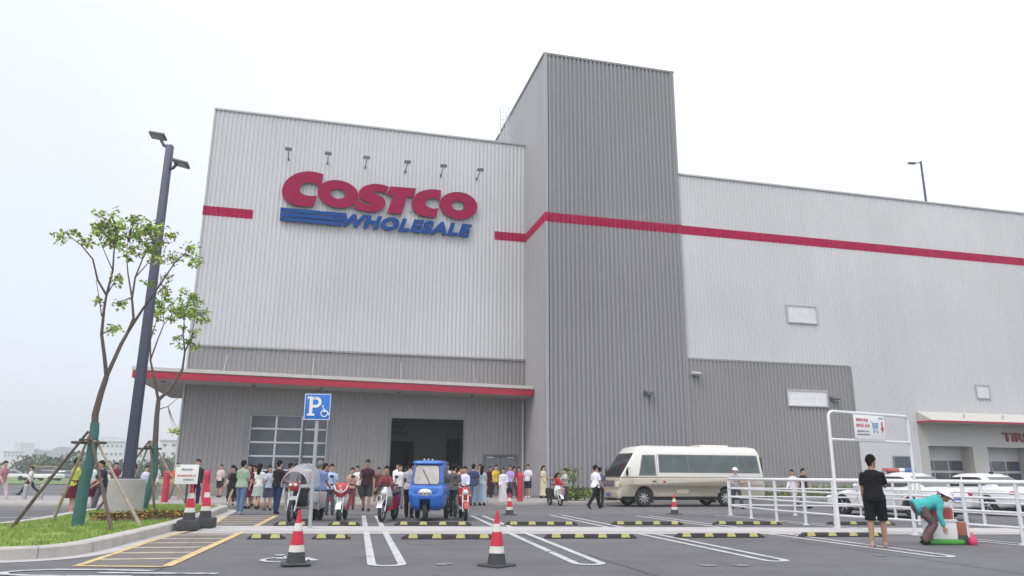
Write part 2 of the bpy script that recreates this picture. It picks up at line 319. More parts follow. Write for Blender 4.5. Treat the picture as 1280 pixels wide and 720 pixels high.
LETTERS = {
'C':[[(-3.58,18.69),(-3.64,18.7),(-3.71,18.72),(-3.8,18.74),(-3.89,18.76),(-3.99,18.77),(-4.09,18.78),(-4.19,18.79),(-4.3,18.79),(-4.42,18.79),(-4.53,18.77),(-4.65,18.74),(-4.78,18.71),(-4.91,18.66),(-5.04,18.61),(-5.16,18.55),(-5.27,18.47),(-5.38,18.38),(-5.49,18.29),(-5.58,18.18),(-5.66,18.08),(-5.72,17.96),(-5.78,17.84),(-5.82,17.71),(-5.85,17.58),(-5.87,17.46),(-5.87,17.35),(-5.85,17.24),(-5.82,17.14),(-5.78,17.04),(-5.73,16.95),(-5.66,16.87),(-5.58,16.8),(-5.49,16.73),(-5.39,16.67),(-5.28,16.62),(-5.17,16.59),(-5.04,16.57),(-4.91,16.56),(-4.77,16.55),(-4.64,16.55),(-4.51,16.55),(-4.36,16.57),(-4.22,16.58),(-4.1,16.6),(-4.02,16.61),(-3.84,17.29),(-3.89,17.28),(-3.98,17.27),(-4.07,17.26),(-4.17,17.25),(-4.26,17.24),(-4.35,17.25),(-4.45,17.26),(-4.54,17.27),(-4.63,17.29),(-4.7,17.32),(-4.76,17.35),(-4.81,17.4),(-4.85,17.45),(-4.88,17.51),(-4.9,17.57),(-4.89,17.63),(-4.87,17.7),(-4.83,17.78),(-4.79,17.85),(-4.74,17.9),(-4.68,17.95),(-4.61,17.99),(-4.53,18.02),(-4.45,18.04),(-4.37,18.06),(-4.3,18.07),(-4.21,18.07),(-4.13,18.06),(-4.06,18.05),(-3.99,18.03),(-3.94,18.0),(-3.89,17.96),(-3.85,17.91),(-3.82,17.87),(-3.8,17.84),(-3.67,17.9)]],
'O':[[(-1.46,17.42),(-1.49,17.28),(-1.56,17.13),(-1.66,17.0),(-1.8,16.89),(-1.96,16.8),(-2.13,16.73),(-2.33,16.68),(-2.53,16.66),(-2.74,16.67),(-2.95,16.7),(-3.14,16.76),(-3.32,16.84),(-3.48,16.94),(-3.62,17.06),(-3.72,17.19),(-3.8,17.33),(-3.84,17.48),(-3.84,17.63),(-3.81,17.78),(-3.74,17.92),(-3.64,18.05),(-3.51,18.16),(-3.36,18.26),(-3.18,18.33),(-2.98,18.38),(-2.78,18.4),(-2.57,18.4),(-2.36,18.37),(-2.16,18.31),(-1.98,18.23),(-1.82,18.13),(-1.68,18.01),(-1.57,17.88),(-1.5,17.73),(-1.46,17.58)],[(-2.22,17.5),(-2.23,17.45),(-2.26,17.4),(-2.3,17.35),(-2.34,17.31),(-2.4,17.28),(-2.47,17.26),(-2.54,17.24),(-2.61,17.23),(-2.69,17.23),(-2.76,17.24),(-2.83,17.26),(-2.9,17.29),(-2.96,17.33),(-3.01,17.37),(-3.05,17.42),(-3.07,17.47),(-3.09,17.52),(-3.09,17.58),(-3.08,17.63),(-3.05,17.68),(-3.02,17.73),(-2.97,17.77),(-2.91,17.8),(-2.85,17.83),(-2.78,17.84),(-2.7,17.85),(-2.63,17.85),(-2.55,17.84),(-2.48,17.82),(-2.41,17.79),(-2.35,17.75),(-2.3,17.71),(-2.27,17.66),(-2.24,17.61),(-2.22,17.56)]],
'S':[[(0.35,18.3),(0.29,18.32),(0.21,18.34),(0.11,18.37),(0.01,18.39),(-0.09,18.4),(-0.19,18.41),(-0.31,18.41),(-0.42,18.41),(-0.54,18.4),(-0.65,18.38),(-0.77,18.35),(-0.89,18.31),(-1.0,18.26),(-1.11,18.2),(-1.2,18.14),(-1.28,18.07),(-1.34,17.99),(-1.4,17.91),(-1.43,17.83),(-1.46,17.75),(-1.46,17.68),(-1.44,17.6),(-1.41,17.53),(-1.37,17.46),(-1.33,17.4),(-1.27,17.35),(-1.2,17.3),(-1.13,17.26),(-1.05,17.23),(-0.98,17.2),(-0.91,17.18),(-0.83,17.18),(-0.76,17.17),(-0.71,17.17),(-0.68,17.16),(-0.68,17.13),(-0.71,17.1),(-0.75,17.06),(-0.81,17.03),(-0.86,17.02),(-0.92,17.02),(-0.99,17.03),(-1.06,17.05),(-1.14,17.08),(-1.2,17.11),(-1.26,17.14),(-1.31,17.18),(-1.36,17.23),(-1.4,17.27),(-1.43,17.3),(-1.7,16.75),(-1.64,16.73),(-1.55,16.7),(-1.45,16.67),(-1.34,16.65),(-1.23,16.63),(-1.12,16.61),(-1.01,16.59),(-0.9,16.58),(-0.78,16.58),(-0.67,16.58),(-0.56,16.6),(-0.44,16.62),(-0.32,16.65),(-0.22,16.69),(-0.12,16.73),(-0.04,16.8),(0.03,16.87),(0.1,16.96),(0.15,17.04),(0.17,17.12),(0.18,17.21),(0.17,17.29),(0.15,17.38),(0.11,17.45),(0.07,17.52),(0.0,17.58),(-0.09,17.62),(-0.18,17.66),(-0.27,17.69),(-0.34,17.72),(-0.4,17.75),(-0.45,17.77),(-0.49,17.79),(-0.52,17.8),(-0.53,17.82),(-0.53,17.85),(-0.5,17.88),(-0.46,17.91),(-0.41,17.93),(-0.35,17.94),(-0.26,17.93),(-0.14,17.91),(-0.02,17.89),(0.09,17.86),(0.16,17.85)]],
'T':[[(0.41,18.34),(1.99,18.38),(1.86,17.79),(1.44,17.77),(1.17,16.62),(0.29,16.61),(0.62,17.74),(0.19,17.75)]],
'c':[[(3.55,18.4),(3.5,18.41),(3.42,18.42),(3.32,18.43),(3.22,18.44),(3.13,18.44),(3.04,18.43),(2.95,18.42),(2.86,18.41),(2.76,18.38),(2.67,18.35),(2.56,18.32),(2.45,18.29),(2.35,18.24),(2.24,18.19),(2.15,18.13),(2.07,18.05),(1.99,17.96),(1.93,17.86),(1.87,17.76),(1.82,17.67),(1.79,17.58),(1.77,17.49),(1.76,17.4),(1.76,17.32),(1.77,17.23),(1.79,17.15),(1.82,17.06),(1.86,16.98),(1.91,16.9),(1.97,16.83),(2.04,16.77),(2.12,16.72),(2.21,16.68),(2.32,16.65),(2.44,16.62),(2.59,16.61),(2.79,16.61),(2.98,16.62),(3.16,16.62),(3.28,16.63),(3.42,17.23),(3.37,17.22),(3.3,17.2),(3.22,17.18),(3.13,17.17),(3.05,17.17),(2.98,17.18),(2.9,17.19),(2.83,17.22),(2.76,17.25),(2.7,17.28),(2.66,17.31),(2.62,17.36),(2.6,17.4),(2.58,17.45),(2.58,17.5),(2.59,17.55),(2.62,17.6),(2.65,17.66),(2.69,17.71),(2.74,17.75),(2.8,17.78),(2.87,17.81),(2.95,17.83),(3.02,17.85),(3.09,17.86),(3.15,17.86),(3.2,17.85),(3.26,17.84),(3.3,17.82),(3.34,17.81),(3.36,17.79),(3.37,17.76),(3.38,17.74),(3.38,17.72),(3.39,17.7),(3.5,17.75)]],
'o':[[(5.85,17.47),(5.82,17.31),(5.75,17.16),(5.64,17.03),(5.51,16.91),(5.35,16.81),(5.17,16.73),(4.97,16.67),(4.77,16.64),(4.56,16.64),(4.36,16.66),(4.17,16.71),(3.99,16.78),(3.83,16.88),(3.7,17.0),(3.59,17.13),(3.52,17.27),(3.49,17.42),(3.48,17.58),(3.52,17.73),(3.58,17.88),(3.69,18.01),(3.82,18.14),(3.97,18.24),(4.15,18.32),(4.35,18.38),(4.55,18.41),(4.76,18.42),(4.96,18.4),(5.16,18.35),(5.34,18.27),(5.5,18.17),(5.64,18.06),(5.74,17.92),(5.82,17.78),(5.85,17.62)],[(5.05,17.5),(5.04,17.45),(5.01,17.4),(4.98,17.35),(4.93,17.31),(4.88,17.27),(4.81,17.24),(4.75,17.22),(4.68,17.21),(4.6,17.21),(4.53,17.22),(4.47,17.24),(4.4,17.26),(4.35,17.3),(4.3,17.34),(4.27,17.38),(4.24,17.43),(4.23,17.49),(4.23,17.54),(4.24,17.59),(4.26,17.64),(4.3,17.69),(4.34,17.73),(4.4,17.77),(4.46,17.8),(4.53,17.82),(4.6,17.83),(4.67,17.83),(4.74,17.82),(4.81,17.8),(4.87,17.78),(4.93,17.75),(4.97,17.7),(5.01,17.66),(5.04,17.61),(5.05,17.56)]],
}
BARS = [[(-5.87,16.36),(-2.27,16.36),(-2.29,16.13),(-5.86,16.14)],[(-5.86,16.08),(-2.29,16.07),(-2.31,15.84),(-5.86,15.85)],[(-5.86,15.79),(-2.32,15.78),(-2.33,15.55),(-5.85,15.57)]]

# ======================= THE GROUND =======================
def sheet(name, poly, z, m, kind='structure', th=0):
    mb = MB()
    if th: mb.prism(poly, (0, 0, z-th), (1, 0, 0), (0, 1, 0), (0, 0, th))
    else: mb.add([(p[0], p[1], z) for p in poly], [tuple(range(len(poly)))])
    o = mb.build(name, m); o['kind'] = kind; return o
sheet('ground', [(-1500, -300), (1500, -300), (1500, 3500), (-1500, 3500)], -.012, 'far_grass')
sheet('car_park', [(-75, -12), (90, -12), (90, 78), (-75, 78)], 0, 'asphalt')
sheet('access_road', [(-75, 24.4), (-20, 24.6), (-12.5, 30), (-8.5, 25.6), (16, 27.6), (40, 34), (40, 45), (-75, 60)], .004, 'lane')

FA = Vector((-7.94, 43, 0)); PHI = rad(14.5); FU = Vector((math.cos(PHI), math.sin(PHI), 0)); FN = Vector((-math.sin(PHI), math.cos(PHI), 0))
def at_f(s, P, z=0): return FA + FU*s + FN*P + Vector((0, 0, z))

# pavement in front of the doors (a real kerb step) and the planted edge by the right wing
mb = MB(); c = [at_f(-24, -9.8), at_f(12.2, -9.8), at_f(12.2, -5.6), at_f(40, -5.6), at_f(40, .3), at_f(-24, .3)]
mb.prism([(p.x, p.y) for p in c], (0, 0, -.05), (1, 0, 0), (0, 1, 0), (0, 0, .17))
o = mb.build('pavement', 'paving', bevel=.02); o['kind'] = 'structure'
mb = MB(); c = [at_f(-24, -9.95), at_f(12.35, -9.95), at_f(12.35, -9.8), at_f(-24, -9.8)]
mb.prism([(p.x, p.y) for p in c], (0, 0, -.05), (1, 0, 0), (0, 1, 0), (0, 0, .18)); o = mb.build('pavement_kerb', 'kerb', bevel=.02); o['kind'] = 'structure'

# pale concrete strip between the two rows of bays
sheet('concrete_strip', [(-7.2, 18.05), (14.5, 19.6), (16.2, 21.2), (-7.6, 19.75)], .012, 'strip', th=.02)
sheet('concrete_edge', [(-7.15, 17.35), (14.3, 18.95), (14.5, 19.57), (-7.2, 18.02)], .006, 'concrete')

# painted lines
def line(mb, pts, w, z=.008):
    P_ = [Vector((p[0], p[1])) for p in pts]; L_ = []; R_ = []
    for i, p in enumerate(P_):
        t = (P_[min(i+1, len(P_)-1)] - P_[max(i-1, 0)]).normalized(); n_ = Vector((-t.y, t.x))
        L_.append(p+n_*w/2); R_.append(p-n_*w/2)
    for i in range(len(P_)-1):
        mb.add([(L_[i].x, L_[i].y, z), (R_[i].x, R_[i].y, z), (R_[i+1].x, R_[i+1].y, z), (L_[i+1].x, L_[i+1].y, z)], [(0, 1, 2, 3)])
def hairpin(a0, a1, b0, b1, w=.13):
    # two long lines joined by a rounded end nearest the road
    mb = MB(); a0, a1, b0, b1 = [Vector(p) for p in (a0, a1, b0, b1)]
    c = (a1+b1)/2; hw = (b1-a1)/2; t = ((a1-a0).normalized()+(b1-b0).normalized()).normalized(); r = hw.length
    arc = [c - hw*math.cos(q) + t*(min(r, .3)*math.sin(q)) for q in [math.pi*k/10 for k in range(11)]]
    line(mb, [a0, a0.lerp(a1, .5), a1] + arc[1:-1] + [b1, b0.lerp(b1, .5), b0], w)
    o = mb.build('bay_line', 'white_line'); o['kind'] = 'structure'
hairpin((-4.69, 24.95), (-2.07, 11.85), (-4.29, 25), (-1.62, 11.9))
hairpin((-1.27, 25.4), (1.0, 12.15), (-.90, 25.42), (1.40, 12.2))
hairpin((1.33, 26.2), (4.1, 12.75), (1.72, 26.26), (4.44, 12.85))
hairpin((4.18, 26.1), (7.25, 13.6), (4.63, 26.14), (7.62, 13.75))
hairpin((7.05, 26.9), (10.6, 14.6), (7.45, 26.95), (11.0, 14.7))
hairpin((12.5, 20.0), (13.9, 15.2), (12.9, 20.05), (14.3, 15.3))
# yellow hatched zone by the kerb
hm_ = MB()
sheet('hatched_zone', [(-6.2, 11.4), (-4.92, 11.38), (-7.3, 24.4), (-8.9, 24.4), (-7.62, 18.4)], .005, 'hatchground')
mb = MB()
line(mb, [(-6.25, 11.36), (-4.9, 11.34)], .12, .0105); line(mb, [(-4.93, 11.38), (-6.1, 17.9)], .15, .0105); line(mb, [(-6.45, 19.9), (-7.35, 24.5)], .15, .0105)
line(mb, [(-6.2, 11.4), (-7.2, 16.2), (-7.42, 18.0)], .12, .0105); line(mb, [(-7.6, 19.9), (-8.8, 24.2)], .1, .0105)
for k in range(1, 15):
    y = 11.38+k*.93
    if 17.6 < y < 20: continue
    xl = -6.2 - (y-11.4)*.2; xr = -4.95 - (y-11.4)*.183
    if y > 20: xl = -7.6-(y-19.9)*.28
    line(hm_, [(xl+.05, y-.1), (xr-.08, y+.12)], .16, .0085)
o = mb.build('yellow_marking', 'yellow_line'); o['kind'] = 'structure'; o = hm_.build('hatch_marking', 'hatch_line'); o['kind'] = 'structure'
# far lines across the access road at the left, and arrows / bay symbols worn into the asphalt
mb = MB()
line(mb, [(-24, 21.4), (-16, 22.2), (-13.4, 22.9)], .16, .012); line(mb, [(-30, 41), (-19, 41.4)], .5, .012); line(mb, [(-17, 33), (-11, 33.6)], .3, .012)
line(mb, [(-30, 30), (-14.5, 31)], .14, .012)
o = mb.build('road_line', 'white_line'); o['kind'] = 'structure'
def wheelchair(mb, w, n=16):
    # pictogram in a local frame, width about 1: head, body, seat, wheel ring
    q = lambda x, y, r: w([(x+r*math.cos(2*math.pi*k/n), y+r*math.sin(2*math.pi*k/n)) for k in range(n)])
    q(-.08, .95, .09)
    w([(-.16, .82), (-.03, .82), (.02, .45), (.3, .45), (.3, .54), (.05, .54), (.04, .6), (.25, .6), (.25, .67), (.03, .67), (.0, .82)][:8])
    w([(-.06, .36), (.34, .36), (.5, .02), (.62, .07), (.42, .48), (-.08, .48)])
    ring = []
    for k in range(20):
        a = rad(100 + k*13); b = rad(100+(k+1)*13)
        w([(.08+.38*math.cos(a), .22+.38*math.sin(a)), (.08+.38*math.cos(b), .22+.38*math.sin(b)), (.08+.29*math.cos(b), .22+.29*math.sin(b)), (.08+.29*math.cos(a), .22+.29*math.sin(a))])
for (ox, oy, sc_, an, mt) in [(-3.55, 12.1, 1.0, 10, 'white_line')]:
    mb = MB(); R = Matrix.Rotation(rad(an), 2)
    def w(poly, mb=mb):
        pp = [R @ Vector((p[0]*sc_, p[1]*sc_)) + Vector((ox, oy)) for p in poly]
        mb.add([(p.x, p.y, .0112) for p in pp], [tuple(range(len(pp)))])
    wheelchair(mb, w); o = mb.build('wheelchair_marking', mt); o['kind'] = 'structure'
# turn marking cut by the lower left corner of the frame: a long white loop
mb = MB(); pts = [(-3.9, 10.62), (-5.5, 10.62)] ; line(mb, pts, .13, .0112)
loop = [(-4.9, 10.86), (-5.6, 10.95), (-6.25, 10.93), (-6.6, 10.8), (-6.75, 10.6), (-6.6, 10.4), (-6.2, 10.3), (-4.9, 10.3)]
line(mb, loop, .12, .0112); o = mb.build('arrow_marking', 'white_line'); o['kind'] = 'structure'
mb = MB(); rr = random.Random(3)
for (x, y) in [(.72, 13.9), (3.0, 12.0), (3.5, 12.05), (-1.0, 11.9), (6.4, 13.6)]:
    k = 9; mb.add([(x+rr.uniform(.07, .17)*math.cos(2*math.pi*i/k), y+rr.uniform(.06, .17)*math.sin(2*math.pi*i/k), .0096) for i in range(k)], [tuple(range(k))])
o = mb.build('worn_paint_patch', 'faded'); o['kind'] = 'structure'

# ---- planted island with a kerb ----
isl = [(-15, 12.1), (-10, 11.7), (-8.3, 11.8), (-7.45, 12.05), (-7.05, 12.5), (-7.0, 13.3), (-7.35, 15.6), (-7.8, 18.4), (-8.5, 21.6), (-9.45, 25.4), (-9.75, 26.6), (-9.85, 27.3), (-10.3, 28.1), (-11.4, 28.9), (-12.8, 29.2), (-13.6, 28.4), (-13.7, 26.5), (-12.8, 22.6), (-11.9, 19.6), (-11.6, 17.6), (-12.1, 16.3), (-13.2, 15.6), (-15, 15.3)]
def smooth_poly(p, it=2, keep=2):
    for _ in range(it):
        q = []
        for i in range(len(p)):
            a, b = Vector(p[i]), Vector(p[(i+1) % len(p)])
            if (a-b).length > 2.4 and abs(a.x+15) < .1 and abs(b.x+15) < .1: q += [tuple(a), tuple(b)]; continue
            q += [tuple(a.lerp(b, .25)), tuple(a.lerp(b, .75))]
        p = q
    return p
isl = smooth_poly(isl)
def inset(p, d):
    n = len(p); out = []
    for i in range(n):
        a, b, c = Vector(p[i-1]), Vector(p[i]), Vector(p[(i+1) % n])
        t1 = (b-a).normalized(); t2 = (c-b).normalized(); nn = Vector((-t1.y-t2.y, t1.x+t2.x)).normalized()
        out.append(tuple(b+nn*d))
    return out
area = sum(isl[i-1][0]*isl[i][1]-isl[i][0]*isl[i-1][1] for i in range(len(isl)))
sg = 1 if area > 0 else -1
ri = inset(isl, .30*sg); ro = inset(isl, -.35*sg)
H_ = .18
mb = MB(); r4 = [[Vector((*p, z)) for p in q] for q, z in ((isl, -.02), (isl, H_-.02), (inset(isl, .02*sg), H_), (ri, H_), (ri, .05))]
mb.rings(r4, 0, False); o = mb.build('island_kerb', 'kerb', smooth=True); o['kind'] = 'structure'
mb = MB(); n = len(isl); r2 = [[Vector((*p, .006)) for p in ro], [Vector((*p, .006)) for p in isl]]; mb.rings(r2, 0, False)
o = mb.build('gutter', 'strip'); o['kind'] = 'structure'
kj = MB(); acc = 0
for i in range(len(isl)):
    a, b = Vector(isl[i-1]), Vector(isl[i]); acc += (b-a).length
    if acc > .98:
        acc = 0; t_ = (b-a).normalized(); n_ = Vector((-t_.y, t_.x))*sg; w = t_*.007
        pr = [(b-n_*.004, .0), (b-n_*.004, H_-.02), (b+n_*.02, H_+.004), (b+n_*.29, H_+.004)]
        kj.rings([[Vector((*(p_-w), z)) for p_, z in pr], [Vector((*(p_+w), z)) for p_, z in pr]], 0, False, closed=False)
o = kj.build('kerb_joint', 'trim'); o['kind'] = 'structure'
# sawn joints and cracks in the asphalt, filled with tar
kj = MB(); rc = random.Random(12)
for (x0, y0, x1, y1) in ((-7, 14.6, 16, 16.9), (-4.4, 9.5, -6.9, 17.5), (2.3, 9.5, .2, 17.9), (7.7, 9.5, 5.6, 18.2), (-9, 29.0, 18, 32.2)):
    n_ = 40; pts = [(x0+(x1-x0)*k/n_+rc.uniform(-.03, .03), y0+(y1-y0)*k/n_+rc.uniform(-.03, .03)) for k in range(n_+1)]; line(kj, pts, .022, .0052)
o = kj.build('tar_joint', 'tar'); o['kind'] = 'structure'
o = sheet('grass_bed', ri, .15, 'grass')
def inside(x, y, p):
    c = False
    for i in range(len(p)):
        a, b = p[i-1], p[i]
        if (a[1] > y) != (b[1] > y) and x < (b[0]-a[0])*(y-a[1])/(b[1]-a[1])+a[0]: c = not c
    return c
rg = random.Random(5); mb = MB(); fl = MB(); ril = inset(isl, .36*sg)
cnt = 0
while cnt < 26000:
    x = rg.uniform(-15, -7); y = rg.uniform(11.7, 29)
    if not inside(x, y, ril): continue
    cnt += 1
    if noise.noise(Vector((x*1.3, y*1.3, 0))) < -.32: continue
    if ((x+9.6)/1.3)**2+((y-20.6)/1.9)**2 < 1: continue
    h_ = rg.uniform(.03, .085)*(1+.5*noise.noise(Vector((x, y, 3)))); a = rg.uniform(0, 6.28); w_ = .012
    dx, dy = math.cos(a)*w_, math.sin(a)*w_; lx, ly = rg.uniform(-.03, .03), rg.uniform(-.03, .03)
    mb.add([(x-dx, y-dy, .145), (x+dx, y+dy, .145), (x+lx, y+ly, .15+h_)], [(0, 1, 2)])
o = mb.build('grass', 'blade'); o['kind'] = 'stuff'
for _ in range(900):
    a = rg.uniform(0, 6.28); r_ = rg.random()**.5; x = -9.6+1.15*r_*math.cos(a); y = 20.6+1.75*r_*math.sin(a); z = .16+rg.uniform(0, .12)
    L_ = rg.uniform(.05, .11); b = rg.uniform(0, 6.28)
    fl.add([(x, y, z), (x+L_*math.cos(b)+.03, y+L_*math.sin(b), z+.03), (x+L_*1.5*math.cos(b), y+L_*1.5*math.sin(b), z+.02), (x+L_*math.cos(b)-.03, y+L_*math.sin(b)+.04, z-.01)], [(0, 1, 2, 3)], rg.choice((0, 0, 1, 2)))
o = fl.build('flower_bed', ['flower', 'soil', 'shrub']); o['kind'] = 'stuff'
mb = MB(); mb.ell((-9.6, 20.6, .14), (1.25, 1.85, .04), 24, 8); o = mb.build('soil_patch', 'soil', smooth=True); o['kind'] = 'structure'

# far verge and hazy background
sheet('verge', [(-160, 79), (-10, 79), (-6, 96), (-170, 96)], .06, 'far_grass')

# ======================= THE WAREHOUSE =======================
B = thing('warehouse_building', 'huge grey ribbed metal warehouse with a tall tower, red stripe and entrance canopy', 'building', FA, PHI)
def prof(s0, s1, y0, T, dep):
    pts = [(s0, y0)]; k = 0; s = math.floor(s0/T)*T
    while s < s1:
        for f, d_ in ((0, 0), (.36, 0), (.5, 1), (.86, 1), (1, 0)):
            q = s+f*T
            if s0 < q < s1: pts.append((q, y0-d_*dep))
        s += T
    pts.append((s1, y0)); 
    return [p for i, p in enumerate(pts) if i == 0 or p != pts[i-1]]
def corr(mb, s0, s1, z0, z1, y0, T=.25, dep=.042, m=0):
    p = prof(s0, s1, y0, T, dep)
    vs = [(a, b, z0) for a, b in p]+[(a, b, z1) for a, b in p]; n = len(p)
    mb.add(vs, [(i, i+1, n+i+1, n+i) for i in range(n-1)], m)
def corr_side(mb, x, y0, y1, z0, z1, T=.25, dep=.04, m=0, sign=-1):
    p = prof(y0, y1, 0, T, dep)
    vs = [(x+sign*(-b), a, z0) for a, b in p]+[(x+sign*(-b), a, z1) for a, b in p]; n = len(p)
    mb.add(vs, [(i, i+1, n+i+1, n+i) for i in range(n-1)], m)
LT, LG = 22.15, 8.1; TP = -4.2; S0, S1, S2 = -10.0, 9.08, 17.65; TT = 26.38; WT = 19.42
# left block, light cladding above and taupe below
mb = MB(); corr(mb, S0, S1, LG, LT, 0); corr_side(mb, S0, 0, 24, LG, LT); mb.build('upper_wall', 'light_wall', B)
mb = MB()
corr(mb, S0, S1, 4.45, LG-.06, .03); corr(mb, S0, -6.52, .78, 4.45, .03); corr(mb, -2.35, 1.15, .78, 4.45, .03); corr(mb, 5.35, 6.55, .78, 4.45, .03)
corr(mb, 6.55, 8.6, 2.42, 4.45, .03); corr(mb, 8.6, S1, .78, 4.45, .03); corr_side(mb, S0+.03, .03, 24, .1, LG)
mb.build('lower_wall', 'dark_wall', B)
for a, b in ((S0-.06, -6.52), (-2.35, 1.15), (5.35, 6.55), (8.6, S1)):
    mb = MB(); mb.bx(a, b, -.12, .3, .02, .78); mb.build('concrete_base', 'dado', B, bevel=.01)
# tower
mb = MB(); corr(mb, S1, S2, .15, TT, TP, .27, .10); corr_side(mb, S2, TP, 20, WT-.5, TT, .265, .05, 0, 1); mb.build('tower_wall', 'tower', B)
mb = MB(); corr_side(mb, S1, TP, 20, .15, TT, .25, .025); mb.build('tower_side_wall', 'tower_side', B)
# right wing
mb = MB(); corr(mb, S2, 28.72, 7.95, WT, TP-.001, .25); corr(mb, 28.72, 33.3, .15, WT, TP, .25); corr(mb, 33.3, 78, 5.3, WT, TP, .25); mb.build('wing_wall', 'wing_wall', B)
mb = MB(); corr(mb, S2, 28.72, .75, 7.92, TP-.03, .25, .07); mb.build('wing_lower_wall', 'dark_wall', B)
mb = MB(); mb.bx(S2, 28.75, TP-.12, TP+.2, .02, .75); mb.build('concrete_base', 'dado', B, bevel=.01)
# roofs
mb = MB(); mb.bx(S0+.1, S1-.03, .08, 24, LT-.9, LT-.6); mb.bx(S1+.08, S2-.08, TP+.1, 20, TT-.9, TT-.5); mb.bx(S2+.1, 78, TP+.1, 40, WT-.9, WT-.55)
mb.build('roof', 'roof', B)
# parapet caps and corner trims
mb = MB()
mb.bx(S0-.06, S1+.0, -.11, .22, LT, LT+.13); mb.bx(S0-.06, S0+.2, .22, 24, LT, LT+.13)
mb.build('parapet_cap', 'cap_light', B, bevel=.015)
mb = MB(); mb.bx(S1-.08, S2+.08, TP-.12, TP+.2, TT, TT+.15); mb.bx(S1-.08, S1+.2, TP+.2, 20, TT, TT+.15); mb.build('parapet_cap', 'trim_mid', B, bevel=.015)
mb = MB(); mb.bx(S2+.08, 78, TP-.11, TP+.2, WT, WT+.13); mb.build('parapet_cap', 'cap_light', B, bevel=.015)
mb = MB(); mb.bx(S0-.07, S0+.02, -.07, .1, .1, LT); mb.build('corner_trim', 'cap_light', B)
mb = MB(); mb.bx(S1-.03, S1+.14, TP-.135, TP+.1, .15, TT); mb.build('corner_trim', 'tower_side', B)
mb = MB(); mb.bx(S2-.12, S2+.03, TP-.135, TP+.0, .15, TT); mb.build('corner_trim', 'tower', B)
mb = MB(); mb.bx(28.66, 28.8, TP-.1, TP+.0, .15, 7.95); mb.bx(S2+.03, 28.66, TP-.1, TP, 7.9, 8.0); mb.build('wall_trim', 'dark_wall', B)
mb = MB(); mb.bx(S0, S1, -.075, .0, LG-.08, LG+.02); mb.build('wall_trim', 'dark_wall', B)
# red stripe follows the ribs
ZS = 15.58, 16.14
for a, b in ((S0, -7.36), (7.04, S1)):
    mb = MB(); corr(mb, a, b, *ZS, -.012); mb.build('red_stripe', 'red', B)
mb = MB(); mb.bx(S0-.09, S0+.03, -.09, .12, *ZS); mb.build('red_corner', 'red', B)
mb = MB(); corr_side(mb, S1-.012, TP, 0, *ZS, .25, .025); corr(mb, S1-.04, S2, *ZS, TP-.012, .27, .10); mb.bx(S1-.045, S1+.155, TP-.148, TP-.0, *ZS); mb.build('red_stripe', 'red', B)
mb = MB(); corr(mb, S2, 78, *ZS, TP-.012, .25); mb.bx(S2-.13, S2+.045, TP-.148, TP-.0, *ZS); mb.build('red_stripe', 'red', B)
# entrance canopy, wrapping the left corner
zl = lambda s: 5.98 - (s+12.2)*.0125
mb = MB(); x0, x1, yf = -12.2, 9.02, -2.0
def wedge(mb, xa, xb, ya, yb, zb, zt, m=0):
    vs = []
    for x in (xa, xb):
        for (y, z) in ((ya, zb), (yb, zb), (yb, zt), (ya, zt)): vs.append((x, y, zl(x)+z))
    mb.add(vs, [(0, 1, 2, 3), (7, 6, 5, 4), (0, 4, 5, 1), (1, 5, 6, 2), (2, 6, 7, 3), (3, 7, 4, 0)], m)
cp = MB(); wedge(cp, x0, x1, yf+.06, -.08, .02, .5); wedge(cp, x0+.06, S0-.08, -.08, 9, .02, .5); canopy = cp.build('canopy', 'canopy', B)
cp = MB(); wedge(cp, x0-.03, x1, yf-.03, yf+.06, 0, .34); wedge(cp, x0-.03, x0+.06, yf+.06, 9, 0, .34)
cp.build('fascia', 'canopy_red', canopy)
cp = MB(); wedge(cp, x0-.06, x1, yf-.08, yf+.3, .38, .56); wedge(cp, x0-.06, x0+.3, yf+.3, 9, .38, .56); cp.build('gutter', 'canopy', canopy)
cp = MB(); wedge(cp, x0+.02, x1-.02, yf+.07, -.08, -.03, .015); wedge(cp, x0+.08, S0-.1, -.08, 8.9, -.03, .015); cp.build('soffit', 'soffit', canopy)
for x in (-10.9, -6.4, -2.9, 1.4, 5.6): 
    cp = MB(); cp.cyl((x, -1.1, zl(x)-.09), (x, -1.1, zl(x)-.03), .12, n=12); cp.build('downlight', 'head', canopy)
for x in (-8.0, -3.4, 1.5, 5.8): 
    cp = MB(); cp.tube([(x, -.9, zl(x)+.5), (x, -.9, zl(x)+.75), (x+.02, -.1, 7.6)], .025, 6); cp.build('tie_rod', 'galv', canopy)
# roller window left of the entrance
W = MB(); W.bx(-6.5, -2.37, .28, .30, .75, 4.43); win = W.build('roller_window', 'glass', B)
W = MB()
for k in range(4): x = -6.5 + k*4.13/3; W.bx(x-.05, x+.05, .17, .27, .75, 4.43)
zs = [4.40 - k*.735 for k in range(6)]
for z in zs: W.bx(-6.5, -2.37, .165, .275, z-.05, z+.045)
W.build('mullion', 'alu', win, bevel=.006)
W = MB(); 
for z in zs[:-1]:
    W.bx(-6.42, -2.42, .5, .52, z-.42, z-.33)
W.build('blind', 'bgrey', win)
W = MB(); W.bx(-6.6, -6.5, -.06, .3, .75, 4.5); W.bx(-2.37, -2.27, -.06, .3, .75, 4.5); W.bx(-6.5, -2.37, -.06, .3, 4.43, 4.52); W.build('window_frame', 'trim_mid', win)
W = MB(); W.bx(-6.5, -2.37, .05, .34, .05, .75); W.build('lower_panel', 'alu', win)
